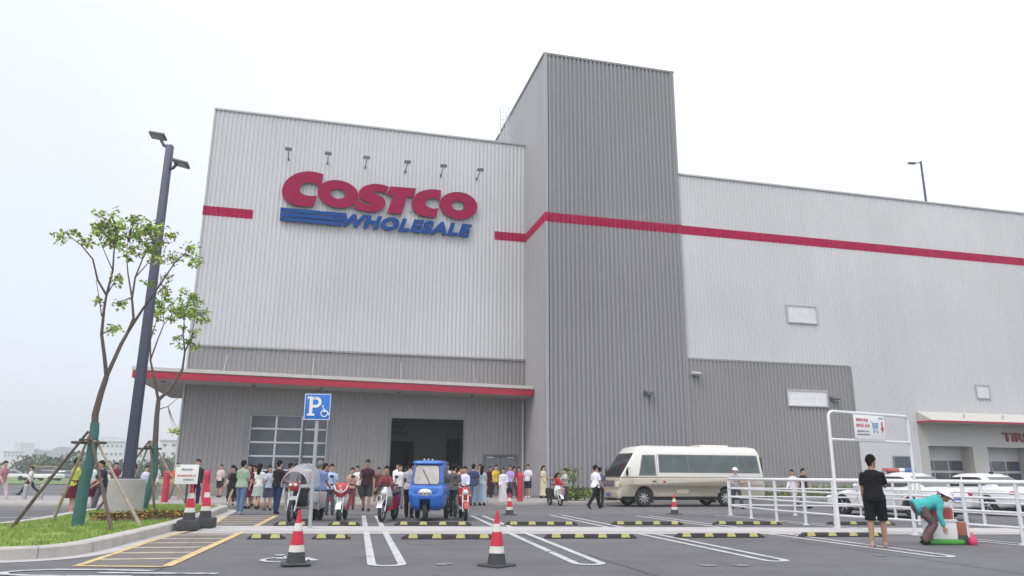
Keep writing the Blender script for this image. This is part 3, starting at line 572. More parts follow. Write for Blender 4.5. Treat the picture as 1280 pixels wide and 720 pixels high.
# open entrance with a recessed lobby
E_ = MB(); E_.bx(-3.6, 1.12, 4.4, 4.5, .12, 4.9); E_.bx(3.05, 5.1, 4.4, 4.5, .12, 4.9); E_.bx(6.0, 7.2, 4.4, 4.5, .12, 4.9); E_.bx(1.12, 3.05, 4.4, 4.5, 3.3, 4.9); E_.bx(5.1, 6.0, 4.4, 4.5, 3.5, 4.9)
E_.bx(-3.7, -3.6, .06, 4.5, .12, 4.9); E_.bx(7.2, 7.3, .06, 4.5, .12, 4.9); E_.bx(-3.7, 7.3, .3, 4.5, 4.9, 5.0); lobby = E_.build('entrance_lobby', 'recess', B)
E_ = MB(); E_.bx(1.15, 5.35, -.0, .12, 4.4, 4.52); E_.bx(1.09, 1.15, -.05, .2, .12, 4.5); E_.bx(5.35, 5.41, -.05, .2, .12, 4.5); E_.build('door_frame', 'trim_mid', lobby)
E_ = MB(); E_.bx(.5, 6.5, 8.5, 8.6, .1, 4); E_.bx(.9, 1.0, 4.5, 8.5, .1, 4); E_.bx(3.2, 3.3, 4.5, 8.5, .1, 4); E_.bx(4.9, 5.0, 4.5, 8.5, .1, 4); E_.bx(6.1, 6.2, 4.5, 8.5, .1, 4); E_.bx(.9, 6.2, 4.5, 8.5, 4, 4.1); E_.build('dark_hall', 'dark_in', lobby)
text_obj('lettering', 'COSTCO', 'dark_in', .5, lobby, (1.2, 4.38, 4.3), fit=(2.3, .42), extrude=.01)
text_obj('lettering', 'WHOLESALE', 'dark_in', .3, lobby, (1.45, 4.38, 3.78), fit=(2.4, .2), extrude=.01)
# steel side door with header
D_ = MB(); D_.bx(6.62, 8.55, .06, .12, .12, 2.38); dr = D_.build('side_door', 'door', B)
D_ = MB(); D_.bx(6.55, 8.62, -.06, .14, 2.38, 2.47); D_.bx(6.55, 6.62, -.06, .14, .12, 2.38); D_.bx(8.55, 8.62, -.06, .14, .12, 2.38); D_.build('door_frame', 'trim', dr)
for x in (6.75, 8.0): 
    D_ = MB(); D_.bx(x, x+.4, .02, .06, 2.24, 2.32); D_.build('door_closer', 'alu', dr)
D_ = MB(); D_.bx(7.57, 7.60, .05, .06, .12, 2.38); D_.build('door_gap', 'dark_in', dr)
D_ = MB(); D_.bx(7.45, 7.5, -.02, .06, 1.0, 1.15); D_.build('handle', 'alu', dr)
# drainpipe with camera bracket
D_ = MB(); D_.tube([(8.86, -.25, 5.75), (8.86, -.25, .3), (8.8, -.45, .14)], .055, 10); dp = D_.build('drainpipe', 'pipe', B, smooth=True)
for z in (1.2, 2.8, 4.4): 
    D_ = MB(); D_.bx(8.78, 8.94, -.33, .0, z-.03, z+.03); D_.build('bracket', 'galv', dp)
# wall lamps, louvres and small panels of the tower and the right wing
def louvre(x0, x1, z0, z1, y, fm='vent_white', name='louvre'):
    L_ = MB(); L_.bx(x0, x1, y-.03, y+.05, z0, z1); o = L_.build(name, fm, B)
    F_ = MB(); F_.bx(x0-.07, x1+.07, y-.08, y, z1, z1+.08); F_.bx(x0-.07, x1+.07, y-.08, y, z0-.08, z0); F_.bx(x0-.07, x0, y-.08, y, z0, z1); F_.bx(x1, x1+.07, y-.08, y, z0, z1); F_.build('frame', 'cap_light', o)
    n = 3; F_ = MB()
    for k in range(n):
        z = z0+(k+.5)*(z1-z0)/n; F_.box(((x0+x1)/2, y-.034, z), (x1-x0-.01, .006, .006), 0, None)
    F_.build('slat', fm, o)
louvre(24.65, 26.65, 10.55, 11.55, TP-.04); louvre(24.15, 26.8, 5.45, 6.3, TP-.10, 'white'); louvre(38.15, 39.1, 6.35, 7.1, TP-.04)
D_ = MB(); D_.bx(31.2, 32.35, TP-.08, TP+.05, 1.6, 2.5); o = D_.build('small_window', 'glass', B); D_ = MB(); D_.bx(31.12, 31.2, TP-.12, TP, 1.55, 2.56); D_.bx(32.35, 32.43, TP-.12, TP, 1.55, 2.56); D_.bx(31.2, 32.35, TP-.12, TP, 2.5, 2.58); D_.build('window_frame', 'trim_mid', o)
def wall_pack(x, z, y, m='head', w=.45):
    D_ = MB(); D_.prism([(0, 0), (-.42, .05), (-.42, .13), (0, .26)], (x-w/2, y, z-.1), (0, 1, 0), (0, 0, 1), (w, 0, 0)); o = D_.build('wall_lamp', m, B, bevel=.015)
    D_ = MB(); D_.bx(x-w*.4, x+w*.4, y-.38, y-.05, z-.105, z-.085); D_.build('lens', 'lens', o)
wall_pack(15.1, 5.86, TP-.05); wall_pack(27.3, 5.88, TP-.07); wall_pack(18.1, 7.05, TP-.05, 'cap_light', .5)

# tyre bays at the right end of the wing
T = thing('tyre_bay_building', 'low smooth-walled bay block with red-edged canopy at far right', 'building', FA, PHI)
t = MB(); yT = TP-.05
for a, b, z0, z1 in ((33.3, 33.85, .1, 5.3), (37.2, 38.35, .1, 5.3), (41.75, 43.0, .1, 5.3), (46.5, 60, .1, 5.3), (33.85, 37.2, 3.22, 5.3), (38.35, 41.75, 3.2, 5.3), (43.0, 46.5, 3.2, 5.3)):
    t.bx(a, b, yT, yT+.2, z0, z1)
for x in (37.2, 41.75, 46.5, 33.85, 38.35, 43.0): t.bx(x-.02, x+.02, yT+.2, yT+1.2, .1, 3.3)
t.bx(33.3, 60, yT+.21, yT+1.2, 3.3, 3.4)
t.build('wall', 'smooth_wall', T)
t = MB(); P3 = [(yT, 5.32), (yT-1.15, 4.72), (yT-1.15, 4.64), (yT, 4.60)]
r0 = [(33.3, p[0], p[1]) for p in P3]; r1 = [(60, p[0], p[1]) for p in P3]
r0[1] = (33.3, yT-1.15, 4.72); t.rings([[Vector(p) for p in r0], [Vector(p) for p in r1]]); cn = t.build('canopy', 'canopy_pale', T)
t = MB(); t.bx(33.22, 60, yT-1.22, yT-1.15, 4.60, 4.70); t.bx(33.22, 33.3, yT-1.15, yT, 4.60, 4.70); t.build('fascia', 'canopy_red', cn)
t = MB()
for x in (36, 39, 42, 45): t.bx(x-.04, x+.04, yT-.9, yT-.8, 4.95, 5.15)
t.build('snow_clip', 'canopy_pale', cn)
for (a, b) in ((33.85, 37.2), (38.35, 41.75), (43.0, 46.5)):
    t = MB(); y = yT+.95; t.bx(a, b, y, y+.06, .1, 3.3); d = t.build('bay_door', 'bay_white', T)
    for r in range(3):
        for c in range(3):
            w_ = (b-a)/3; t = MB(); t.bx(a+c*w_+.06, a+(c+1)*w_-.04, y-.03, y, 2.35-r*.75-.6, 2.35-r*.75); t.build('pane', 'glass', d)
text_obj('lettering', 'TIRE', 'tire_red', .7, T, (40.72, yT-.06, 3.86), fit=(2.15, .56), extrude=.05, offset=.012)

# ---- the store sign (red name, blue bars and second line) ----
SG = thing('store_sign', 'giant red and blue raised lettering high on the left block', 'sign', FA, PHI)
def letter(name, splines, mats, parent, y=-.22, depth=.12):
    cu = bpy.data.curves.new(name, 'CURVE'); cu.dimensions = '2D'; cu.fill_mode = 'BOTH'; cu.extrude = depth/2
    for sp in splines:
        s = cu.splines.new('POLY'); s.points.add(len(sp)-1)
        for i, p in enumerate(sp): s.points[i].co = (p[0], p[1], 0, 1)
        s.use_cyclic_u = True
    t = bpy.data.objects.new(name, cu); COL.objects.link(t); me = evaluated(t); bpy.data.objects.remove(t)
    me.materials.clear(); [me.materials.append(M[k]) for k in mats]
    for p in me.polygons: p.material_index = 0 if abs(p.normal.z) > .5 else 1
    me.name = name; o = bpy.data.objects.new(name, me); COL.objects.link(o); o.parent = parent
    o.location = (0, y, 0); o.rotation_euler = (math.pi/2, 0, 0); return o
for k, sp in LETTERS.items(): letter('red_letter', sp, ('letter_red', 'letter_side'), SG)
for b in BARS: letter('blue_bar', [b], ('letter_blue', 'letter_side'), SG)
o = text_obj('blue_lettering', 'WHOLESALE', ['letter_blue'], 1, SG, (1.6, -.22, 15.95), fit=(7.9, .84), extrude=.06, offset=.055, shear=.25, space=1.13)
for v in o.data.vertices: v.co.z *= .1/ max(.0001, max(abs(q.co.z) for q in o.data.vertices)) if False else 1
mb = MB()
for s in (-5.3, -4.3, -3.0, -1.8, -.5, .6, 1.7, 2.8, 3.9, 5.0):
    mb.bx(s-.03, s+.03, -.18, -.02, 16.9, 17.2)
mb.build('fixing', 'galv', SG)
# ---- six floodlights over the sign ----
F0 = thing('sign_floodlight', '', 'floodlight', at_f(-5.65, 0, 19.5), PHI)
mb = MB(); mb.tube([(0, 0, 0), (0, -.5, .02), (0, -1.0, .16)], .028, 6); mb.bx(-.05, .05, -.09, .0, -.06, .06); mb.build('arm', 'head', F0)
mb = MB(); mb.box((0, -1.1, .2), (.38, .26, .14)); fh = mb.build('floodlight_head', 'head', F0, bevel=.02)
mb = MB(); mb.box((0, -1.06, .13), (.3, .18, .015)); mb.build('lens', 'lens', fh)
fl_ = ['leftmost floodlight, above the first red letter', 'floodlight above the first round red letter, second from left', 'floodlight third from the left, above the red S',
       'floodlight fourth from the left, above the red T', 'floodlight fifth from the left, above the second red C', 'rightmost floodlight, above the last red O']
for i, s in enumerate((-5.65, -3.38, -1.14, 1.31, 3.52, 5.83)):
    o = F0 if i == 0 else copy_tree(F0); o.location = at_f(s, 0, 19.5); tag(o, 'small dark '+fl_[i], 'floodlight', 'floodlights over the sign')
# caged roof ladder
LD = thing('roof_ladder', 'pale caged ladder rising from the left roof beside the tower', 'ladder', at_f(7.75, 1.7, 21.4), PHI)
mb = MB()
for x in (0, .45): mb.tube([(x, 0, 0), (x, 0, 4.1)], .022, 6)
mb.build('rail', 'pale_steel', LD)
mb = MB()
for k in range(13): mb.tube([(0, 0, .3+k*.3), (.45, 0, .3+k*.3)], .012, 5)
mb.build('rung', 'pale_steel', LD)
mb = MB()
for k in range(4):
    z = 1.3+k*.9; mb.tube([(.225-.38*math.cos(q), -.65*math.sin(q), z) for q in [math.pi*j/8 for j in range(9)]], .018, 5)
for q in (rad(30), rad(65), rad(90), rad(115), rad(150)): mb.tube([(.225-.38*math.cos(q), -.65*math.sin(q), 1.3), (.225-.38*math.cos(q), -.65*math.sin(q), 4.0)], .014, 5)
mb.build('cage', 'pale_steel', LD)
# lamp standing on the roof car park
RL = thing('roof_lamp', 'thin navy lamp post standing on the right wing roof', 'street lamp', at_f(46.4, 6, 18.7), PHI)
mb = MB(); mb.tube([(0, 0, 0), (0, 0, 9.3)], [.13, .09], 10); mb.build('pole', 'navy', RL, smooth=True)
mb = MB(); mb.tube([(0, 0, 9.2), (-.5, 0, 9.05)], .05, 6); mb.build('arm', 'navy', RL)
mb = MB(); mb.box((-.95, 0, 9.0), (.75, .4, .1)); mb.build('lamp_head', 'head', RL, bevel=.03)

# ======================= STREET THINGS =======================
# tall navy lamp post in the island
LP = thing('street_lamp', 'tall navy street lamp on a round concrete footing in the grass island', 'street lamp', (-11.2, 22.6, .12), rad(5))
mb = MB(); mb.tube([(0, 0, -.1), (0, 0, .98), (0, 0, 1.0)], [.5, .5, .485], 32); mb.build('concrete_footing', 'concrete', LP, smooth=True)
mb = MB(); mb.bx(-.24, .24, -.24, .24, 1.0, 1.04); mb.build('base_plate', 'navy', LP, bevel=.01)
mb = MB(); q = [[Vector((x*w, y*w, z)) for x, y in ((-1, -1), (1, -1), (1, 1), (-1, 1))] for z, w in ((1.04, .135), (11.55, .10))]; mb.rings(q)
mb.build('pole', 'navy', LP, bevel=.015)
for sx, zz in ((-1, 11.75), (1, 10.98)):
    mb = MB(); mb.tube([(0, 0, zz-.32), (sx*.2, 0, zz-.2), (sx*.3, 0, zz-.03)], .05, 8); a = mb.build('arm', 'navy', LP)
    mb = MB(); X = Matrix.Translation((sx*.42, 0, zz+(.12 if sx < 0 else -.05))) @ Matrix.Rotation(rad(8 if sx < 0 else 14), 4, 'Y') @ Matrix.Rotation(rad(-12), 4, 'X')
    mb.box((0, 0, 0), (.50, .36, .08), 0, X); h_ = mb.build('lamp_head', 'head', LP, bevel=.02)
    mb = MB(); mb.box((0, 0, -.05), (.38, .26, .01), 0, X); mb.build('lens', 'lens_dim', h_)

def tree(label, base, limbs, clusters, per, seed, size=.085):
    T_ = thing('young_tree', label, 'tree', base); rt = random.Random(seed); random.seed(seed)
    tr = MB()
    for pts, r0, r1 in limbs:
        n = len(pts); tr.tube(pts, [r0+(r1-r0)*i/(n-1) for i in range(n)], 8)
    # twigs towards each leaf cluster
    tips = [p for pts, _, _ in limbs[1:] for p in pts[len(pts)//2:]]
    for c, r in clusters:
        near = min(tips, key=lambda p: (Vector(p)-Vector(c)).length)
        for k in range(3):
            e_ = Vector(c)+Vector((rt.uniform(-1, 1), rt.uniform(-1, 1), rt.uniform(-.6, 1)))*r*.8
            m_ = (Vector(near)+e_)/2+Vector((rt.uniform(-.06, .06), rt.uniform(-.06, .06), rt.uniform(-.04, .08)))
            tr.tube([near, m_, e_], [.012, .008, .004], 4)
    tr.build('trunk', 'bark', T_, smooth=True)
    sub = []
    for c, r in clusters:
        k = max(2, int(r*(30 if r > .25 else 16)))
        for _ in range(k):
            sub.append(((c[0]+rt.gauss(0, r*.55), c[1]+rt.gauss(0, r*.6), c[2]+rt.gauss(0, r*.45)), rt.uniform(.08, .2)))
    mb = MB()
    for c, r in sub:
        n_ = int(per*(r/.14)**1.5)
        for _ in range(n_):
            d = Vector((rt.gauss(0, 1), rt.gauss(0, 1), rt.gauss(0, .8))).normalized()*r*rt.random()**.5
            p = Vector(c)+d; a = Vector((rt.uniform(-1, 1), rt.uniform(-1, 1), rt.uniform(-1, .3))).normalized()
            b = a.cross(Vector((rt.uniform(-1, 1), rt.uniform(-1, 1), rt.uniform(-1, 1)))).normalized(); L_ = size*rt.uniform(.7, 1.3)
            mb.add([p, p+a*L_*.5+b*L_*.32, p+a*L_, p+a*L_*.5-b*L_*.32], [(0, 1, 2, 3)], rt.choice((0, 0, 1, 1, 1, 2)))
    mb.build('crown', ['leaf', 'leaf_b', 'leaf_c'], T_)
    return T_
def P18(x, y, dy=0, Y0=17.2, X0=-9.5, g=.15):
    # survey of the branches: angles read once, turned into metres round the trunk
    a = x-640; b = y-360; cr, sr = math.cos(rad(.4)), math.sin(rad(.4)); dx = a*cr+b*sr; dz = -a*sr+b*cr
    th = math.atan(233/935); Yd = 935*math.cos(th)+dz*math.sin(th); Z = 935*math.sin(th)-dz*math.cos(th); t = (Y0+dy)/Yd
    return (dx*t-X0, dy, 1.32+Z*t-g)
p = P18
limbs = [([(0, 0, 0), (.02, 0, .9), p(113, 575), p(118, 540), p(119, 518), p(126, 492), p(133, 471)], .105, .06),
 ([p(133, 471), p(131, 449, -.1), p(127, 418, -.2), p(130, 387, -.2), p(133, 369, -.3)], .048, .024),
 ([p(133, 369, -.3), p(122, 350, -.4), p(116, 324, -.6), p(102, 307, -.7), p(84, 293, -.9)], .028, .008),
 ([p(133, 369, -.3), p(141, 338, -.3), p(143, 307, -.4), p(145, 285, -.4)], .028, .01),
 ([p(127, 395, -.2), p(124, 372, .1), p(120, 350, .3)], .015, .006),
 ([p(133, 471), p(151, 431, .1), p(160, 415, .2), p(167, 398, .2), p(165, 373, .3), p(169, 347, .4), p(178, 324, .4), p(191, 302, .5)], .048, .01),
 ([p(160, 415, .2), p(178, 387, .0), p(200, 356, -.2), p(218, 329, -.3), p(230, 318, -.3)], .035, .008),
 ([p(165, 373, .3), p(160, 342, .5), p(158, 320, .6), p(160, 300, .7)], .022, .007),
 ([p(169, 347, .4), p(184, 330, .8), p(200, 305, 1.0)], .016, .006), ([p(178, 387, 0), p(190, 372, .3), p(205, 358, .4)], .014, .005), ([p(141, 338, -.3), p(132, 318, -.6), p(125, 300, -.8)], .014, .005)]
cl = [(p(84, 293, -.9), .2), (p(96, 289, -.8), .14), (p(122, 290, -.8), .16), (p(132, 280, -.5), .3), (p(145, 284, -.4), .45), (p(143, 298, -.3), .3), (p(157, 287, .6), .35), (p(172, 290, .5), .25), (p(186, 292, .5), .35), (p(199, 300, .9), .45), (p(193, 313, .5), .32),
 (p(212, 322, .2), .22), (p(222, 320, -.3), .2), (p(164, 305, .7), .2), (p(172, 318, .4), .22), (p(160, 325, .6), .2), (p(152, 380, .1), .12), (p(146, 346, -.3), .08), (p(205, 362, .4), .2), (p(188, 352, .2), .15), (p(238, 310, -.2), .1), (p(176, 275, .5), .16), (p(165, 272, .3), .1), (p(205, 345, 0), .12), (p(143, 408, .1), .1), (p(122, 374, 0), .07), (p(244, 328, -.3), .06), (p(106, 302, -.7), .08)]
TRUNKS = [limbs[0][0]]
tree('taller sparse young tree nearest the camera, teal wrapped trunk, left of the lamp post', (-9.5, 17.2, .15), limbs, [(c_, r_*.88) for c_, r_ in cl], 22, 11, .095)
def q2(x, y, dy=0): return P18(x, y, dy, 24.8, -11.7)
limbs = [([(0, 0, 0), q2(193, 590), q2(194, 555), q2(196, 520), q2(198, 500)], .12, .07),
 ([q2(198, 500), q2(193, 475, -.2), q2(188, 450, -.2), q2(188, 425, -.3), q2(196, 400, -.3)], .05, .012), ([q2(188, 450, -.2), q2(197, 425, .2), q2(205, 405, .3), q2(204, 385, .3)], .03, .01),
 ([q2(198, 500), q2(213, 486, .1), q2(228, 462, .3), q2(231, 440, .3), q2(229, 418, .2), q2(231, 390, .2)], .06, .012), ([q2(231, 440, .3), q2(240, 420, -.2), q2(244, 395, -.3)], .025, .008),
 ([q2(198, 512), q2(210, 508, -.4), q2(222, 498, -.6)], .02, .006), ([q2(205, 405, .3), q2(215, 395, .6)], .015, .006)]
cl = [(q2(232, 383, .2), .5), (q2(243, 392, -.2), .4), (q2(222, 388, .4), .3), (q2(204, 380, .3), .35), (q2(196, 395, -.3), .3), (q2(214, 398, .6), .2), (q2(238, 428, 0), .35), (q2(228, 408, .3), .2), (q2(190, 415, -.2), .14), (q2(246, 412, -.3), .14), (q2(241, 372, 0), .25), (q2(218, 425, 0), .1), (q2(205, 365, .3), .2), (q2(218, 536, -.5), .1)]
TRUNKS.append(limbs[0][0])
tree('shorter young tree with leaning forked limbs, behind and right of the lamp footing', (-11.7, 24.8, .15), limbs, [(c_, r_*.88) for c_, r_ in cl], 22, 5, .11)
# teal wrapping on both trunks and the timber props that hold them
def props(label, base, ztop, feet, rs, seed, path):
    T_ = thing('tree_prop', label, 'tree stake', base); rp = random.Random(seed)
    for i, (fx, fy) in enumerate(feet):
        d = Vector((fx, fy, 0)).normalized(); top = Vector((-d.x*.03+d.x*.14, d.y*.14, ztop+.12)); ft = Vector((fx, fy, -.05)); ext = top+(top-ft).normalized()*.15
        mb = MB(); m_ = (ft+top)/2+Vector((rp.uniform(-.02, .02), rp.uniform(-.02, .02), 0)); mb.tube([ft, m_, ext], [.04, .034, .028], 8); mb.build('pole', 'stake' if i % 2 == 0 else 'stake_pale', T_, smooth=True)
    for k, ang in enumerate((10, 100)):
        mb = MB(); c, s = math.cos(rad(ang))*.34, math.sin(rad(ang))*.34; o_ = Vector((-s, c, 0))*.42
        for sg_ in (-1, 1): mb.tube([Vector((-c, -s, ztop+k*.05))+o_*sg_*.5, Vector((c, s, ztop+k*.05))+o_*sg_*.5], .032, 7)
        mb.build('cross_bar', 'stake', T_, smooth=True)
    mb = MB(); mb.torus((0, 0, ztop+.03), .17, .02, 'Z', 16, 6); mb.build('rope', 'stake_pale', T_, smooth=True)
    # the wrapping round the trunk
    P_ = [Vector(q) for q in path]; w_ = [P_[0]+Vector((0, 0, -.02))]
    for q0, q1 in zip(P_[:-1], P_[1:]):
        for k in (.5, 1):
            q = q0.lerp(q1, k)
            if q.z < ztop+.45: w_.append(q)
    mb = MB(); mb.tube(w_, [.128-.035*i/(len(w_)-1) for i in range(len(w_))], 14); mb.build('trunk_wrap', 'teal', T_, smooth=True)
tp = P18(117, 556)
props('timber props splayed around the nearer tree trunk', (-9.5, 17.2, .15), 1.8, [(-1.05, -.65), (-1.3, 1.25), (1.45, -1.3), (1.36, .13)], .05, 3, TRUNKS[0])
props('timber props around the farther tree trunk beside the lamp footing', (-11.7, 24.8, .15), 1.9, [(-1.0, -.9), (-1.1, .9), (.95, -1.2), (1.3, .5)], .05, 4, TRUNKS[1])

# disabled parking sign
PS = thing('parking_sign', 'blue parking sign with white P and wheelchair on a slim grey post', 'sign', (-4.86, 19.0, .0), rad(3))
mb = MB(); mb.tube([(0, 0, 0), (0, 0, 3.25)], .045, 14); mb.build('post', 'galv', PS, smooth=True)
mb = MB(); mb.tube([(0, 0, 0), (0, 0, .03)], [.11, .1], 12); mb.build('base_flange', 'galv', PS)
mb = MB(); mb.box((0, -.065, 2.93), (.66, .03, .66)); pn = mb.build('sign_panel', 'sign_blue', PS, bevel=.012)
mb = MB()
for (a, b, c_, d_) in ((-.32, .32, 3.235, 3.25), (-.32, .32, 2.61, 2.625), (-.32, -.305, 2.625, 3.235), (.305, .32, 2.625, 3.235)): mb.bx(a, b, -.086, -.078, c_, d_)
mb.build('border', 'white', pn)
mb = MB()
def pl(poly, mb=mb, ox=.0, oz=2.93, s=1): mb.prism([(ox+a*s, oz+b*s) for a, b in poly], (0, -.081, 0), (1, 0, 0), (0, 0, 1), (0, -.006, 0))
pl([(-.25, .25), (-.04, .25), (-.04, .20), (-.25, .20)]); pl([(-.2, .20), (-.12, .20), (-.12, -.17), (-.2, -.17)]); pl([(-.25, -.17), (-.06, -.17), (-.06, -.22), (-.25, -.22)])
for k in range(10):
    a, b = rad(-90+18*k), rad(-72+18*k); f1 = lambda t, R_: (-.04+R_*math.cos(t), .115+R_*math.sin(t))
    pl([f1(a, .135), f1(b, .135), f1(b, .065), f1(a, .065)])
pl([(-.12, .25), (-.04, .25), (-.04, .18), (-.12, .18)]); pl([(-.12, .05), (-.04, .05), (-.04, -.02), (-.12, -.02)])
mb.build('letter_p', 'white', pn)
mb = MB(); wheelchair(mb, lambda poly: mb.prism([(.19+a*.24-.03, 2.72+b*.24) for a, b in poly], (0, -.081, 0), (1, 0, 0), (0, 0, 1), (0, -.006, 0))); mb.build('wheelchair_symbol', 'white', pn)

# traffic cones
def make_cone(label, loc, h=.72, rz=0, heavy=False):
    t = thing('traffic_cone', label, 'traffic cone', loc, rz)
    z0 = .03; r = lambda z: .022+(.135-.022)*(1-(z-z0)/(h-z0))
    if not heavy:
        mb = MB(); mb.box((0, 0, .016), (.42, .42, .032)); mb.build('base', 'cone_base', t, bevel=.012)
    else:
        mb = MB(); mb.box((0, 0, .12), (.46, .46, .24)); mb.build('weighted_base', 'cone_base', t, bevel=.03); z0 = .24
        r = lambda z: .03+(.14-.03)*(1-(z-z0)/(h-z0))
    bands = [('collar', 'cone_base', 0, .21), ('sleeve', 'cone_white', .21, .35), ('sleeve', 'cone_red', .35, .62), ('sleeve', 'cone_white', .62, .78), ('tip', 'cone_red', .78, 1)]
    for nm, m, a, b in bands:
        za, zb = z0+(h-z0)*a, z0+(h-z0)*b; g = .006 if nm != 'tip' else 0
        mb = MB(); rs = [[Vector(((r(z)+gg)*math.cos(q), (r(z)+gg)*math.sin(q), z)) for q in [2*math.pi*k/24 for k in range(24)]] for z, gg in ((za, 0), (za+.004, g), (zb-.004, g), (zb, 0))]
        mb.rings(rs); mb.build(nm, m, t, smooth=True)
    mb = MB(); mb.tube([(0, 0, h-.005), (0, 0, h+.03)], [.024, .016], 12); mb.build('cap', 'cone_red', t)
    return t
make_cone('large red and white cone beside the wheelchair marking, left foreground', (-3.15, 11.65, .012), .74, .3)
make_cone('large red and white cone in the centre foreground', (-.2, 11.75, 0), .76, .9)
make_cone('small distant cone in front of the steel side door', (-.03, 26.1, 0), .7, .2)
make_cone('small distant cone in front of the minibus', (5.75, 27.3, 0), .66, .5)
make_cone('cone with black weighted base carrying the white paper notice', (-7.48, 18.2, .012), 1.0, .25, True)
make_cone('cone with black weighted base partly hidden behind the notice cone', (-7.42, 19.0, .012), 1.0, .1, True)
PN = thing('paper_notice', 'white paper notice board propped on the cone at the island kerb', 'sign', (-7.55, 17.98, 1.27), rad(6))
mb = MB(); mb.box((0, 0, 0), (.52, .015, .44)); bp_ = mb.build('board', 'paper', PN, bevel=.004)
mb = MB(); mb.box((.03, .03, -.25), (.04, .03, .8)); mb.build('back_strut', 'cone_base', PN)
text_obj('lettering', '顾客须知', 'grey_ink', .1, PN, (0, -.011, .11), fit=(.24, .055)); text_obj('lettering', '请在此处排队等候入场', 'red_ink', .1, PN, (0, -.011, -.03), fit=(.42, .045)); text_obj('lettering', '谢谢配合', 'grey_ink', .1, PN, (.05, -.011, -.12), fit=(.24, .045)); text_obj('lettering', '通知', 'grey_ink', .1, PN, (-.21, -.011, .19), fit=(.08, .03))

# red bollards
bl = [((-14.06, 31.6), 'red bollard furthest left, seen between the tree props'), ((-12.59, 32.0), 'red bollard right of the paper notice'), ((-7.76, 33.2), 'red bollard behind the red and white scooter'), ((-1.2, 34.9), 'red bollard left of the steel side door'), ((.43, 35.3), 'red bollard right of the steel side door, by the drainpipe')]
for i, ((x, y), lab) in enumerate(bl):
    if i == 0:
        b0 = thing('bollard', lab, 'bollard', (x, y, .12), 0, 'red bollards along the pavement')
        mb = MB(); mb.tube([(0, 0, 0), (0, 0, 1.15), (0, 0, 1.22), (0, 0, 1.27), (0, 0, 1.29)], [.13, .13, .115, .07, .01], 20); mb.build('tube', 'boll', b0, smooth=True)
        mb = MB(); mb.tube([(0, 0, .0), (0, 0, .02)], .19, 16); mb.build('flange', 'trim', b0)
        mb = MB(); mb.tube([(0, 0, .95), (0, 0, 1.05)], .1335, 20); mb.build('band', 'bollard_band', b0, smooth=True)
    else: o = copy_tree(b0); o.location = (x, y, .12); tag(o, lab)

# wheel stops
def wheel_stop(x0, x1, y, n, lab, grp, rz=rad(5)):
    L_ = x1-x0; t = thing('wheel_stop', lab, 'wheel stop', ((x0+x1)/2, y, 0), rz, grp)
    pf = [(-.09, 0), (-.055, .09), (.055, .09), (.09, 0)]
    mb = MB(); r = [[Vector((s_, a*k, z*k2)) for a, z in pf] for s_, k, k2 in ((-L_/2, .9, .35), (-L_/2+.1, 1, 1), (L_/2-.1, 1, 1), (L_/2, .9, .35))]
    mb.rings(r); mb.build('rubber_block', 'rubber', t, bevel=.008)
    for k in range(n):
        c_ = -L_/2 + L_*(k+.5)/n; w_ = .10; e_ = .004
        mb = MB(); q = [[Vector((c_+sx*w_*(1 if z < .05 else .8), a, z)) for sx in (-1, 1)] for a, z in ((-.082-e_, .025), (-.058-e_, .09), (-.055, .09+e_), (.055, .09+e_), (.058+e_, .09), (.082+e_, .025))]
        mb.rings(q, 0, False, closed=False); mb.build('yellow_patch', 'yellow', t)
fr = 'wheel stops in the nearer row'; bk = 'wheel stops in the farther row'
wheel_stop(-5.37, -4.62, 16.12, 2, 'short wheel stop left of the parking sign, nearer row', fr); wheel_stop(-4.08, -3.3, 16.22, 2, 'short wheel stop just right of the parking sign, nearer row', fr)
wheel_stop(-2.27, -.3, 16.42, 4, 'long wheel stop in front of the blue three-wheeler, nearer row', fr); wheel_stop(.72, 2.72, 16.86, 4, 'long wheel stop right of the centre foreground cone, nearer row', fr)
wheel_stop(3.6, 5.62, 17.33, 4, 'long wheel stop in front of the minibus front wheel, nearer row', fr); wheel_stop(6.52, 8.5, 17.8, 4, 'wheel stop left of the man in black, nearer row', fr)
wheel_stop(-6.1, -5.15, 20.2, 2, 'short wheel stop under the canopied motorcycle, farther row', bk); wheel_stop(-4.72, -3.9, 20.35, 2, 'short wheel stop under the red and white scooter, farther row', bk)
wheel_stop(-3.05, -1.02, 20.62, 4, 'long wheel stop under the blue three-wheeler, farther row', bk); wheel_stop(-.17, 1.82, 21.0, 4, 'long wheel stop behind the centre foreground cone, farther row', bk)
wheel_stop(2.74, 4.75, 21.42, 4, 'long wheel stop below the small minibus cone, farther row', bk); wheel_stop(5.62, 7.58, 21.8, 4, 'long wheel stop by the left end of the white railing, farther row', bk)
wheel_stop(8.9, 10.9, 22.1, 4, 'wheel stop seen through the railing behind the man in black, farther row', bk)

# white railings and trolley gateway
def railing(lab, pts, H=1.22, rails=(.33, .62, .90), r=.026):
    t = thing('railing', lab, 'railing', (*pts[0], 0)); o_ = Vector((*pts[0], 0)); P_ = [Vector((*p_, 0))-o_ for p_ in pts]
    for p_ in P_:
        mb = MB(); mb.tube([p_, p_+Vector((0, 0, H-.02))], .042, 12); mb.tube([p_, p_+Vector((0, 0, .02))], .085, 12); mb.build('post', 'rail', t, smooth=True)
    mb = MB(); mb.tube([p_+Vector((0, 0, H)) for p_ in P_], .04, 12); mb.build('top_rail', 'rail', t, smooth=True)
    for z in rails: mb = MB(); mb.tube([p_+Vector((0, 0, z)) for p_ in P_], r, 8); mb.build('rail', 'rail', t, smooth=True)
railing('near white tubular railing running from the minibus towards the camera', [(7.6, 27.0), (7.75, 25.1), (7.95, 23.3), (8.28, 21.9), (8.62, 20.7), (9.05, 19.6), (9.5, 18.4), (9.98, 17.1), (10.45, 16.0), (10.95, 14.7)])
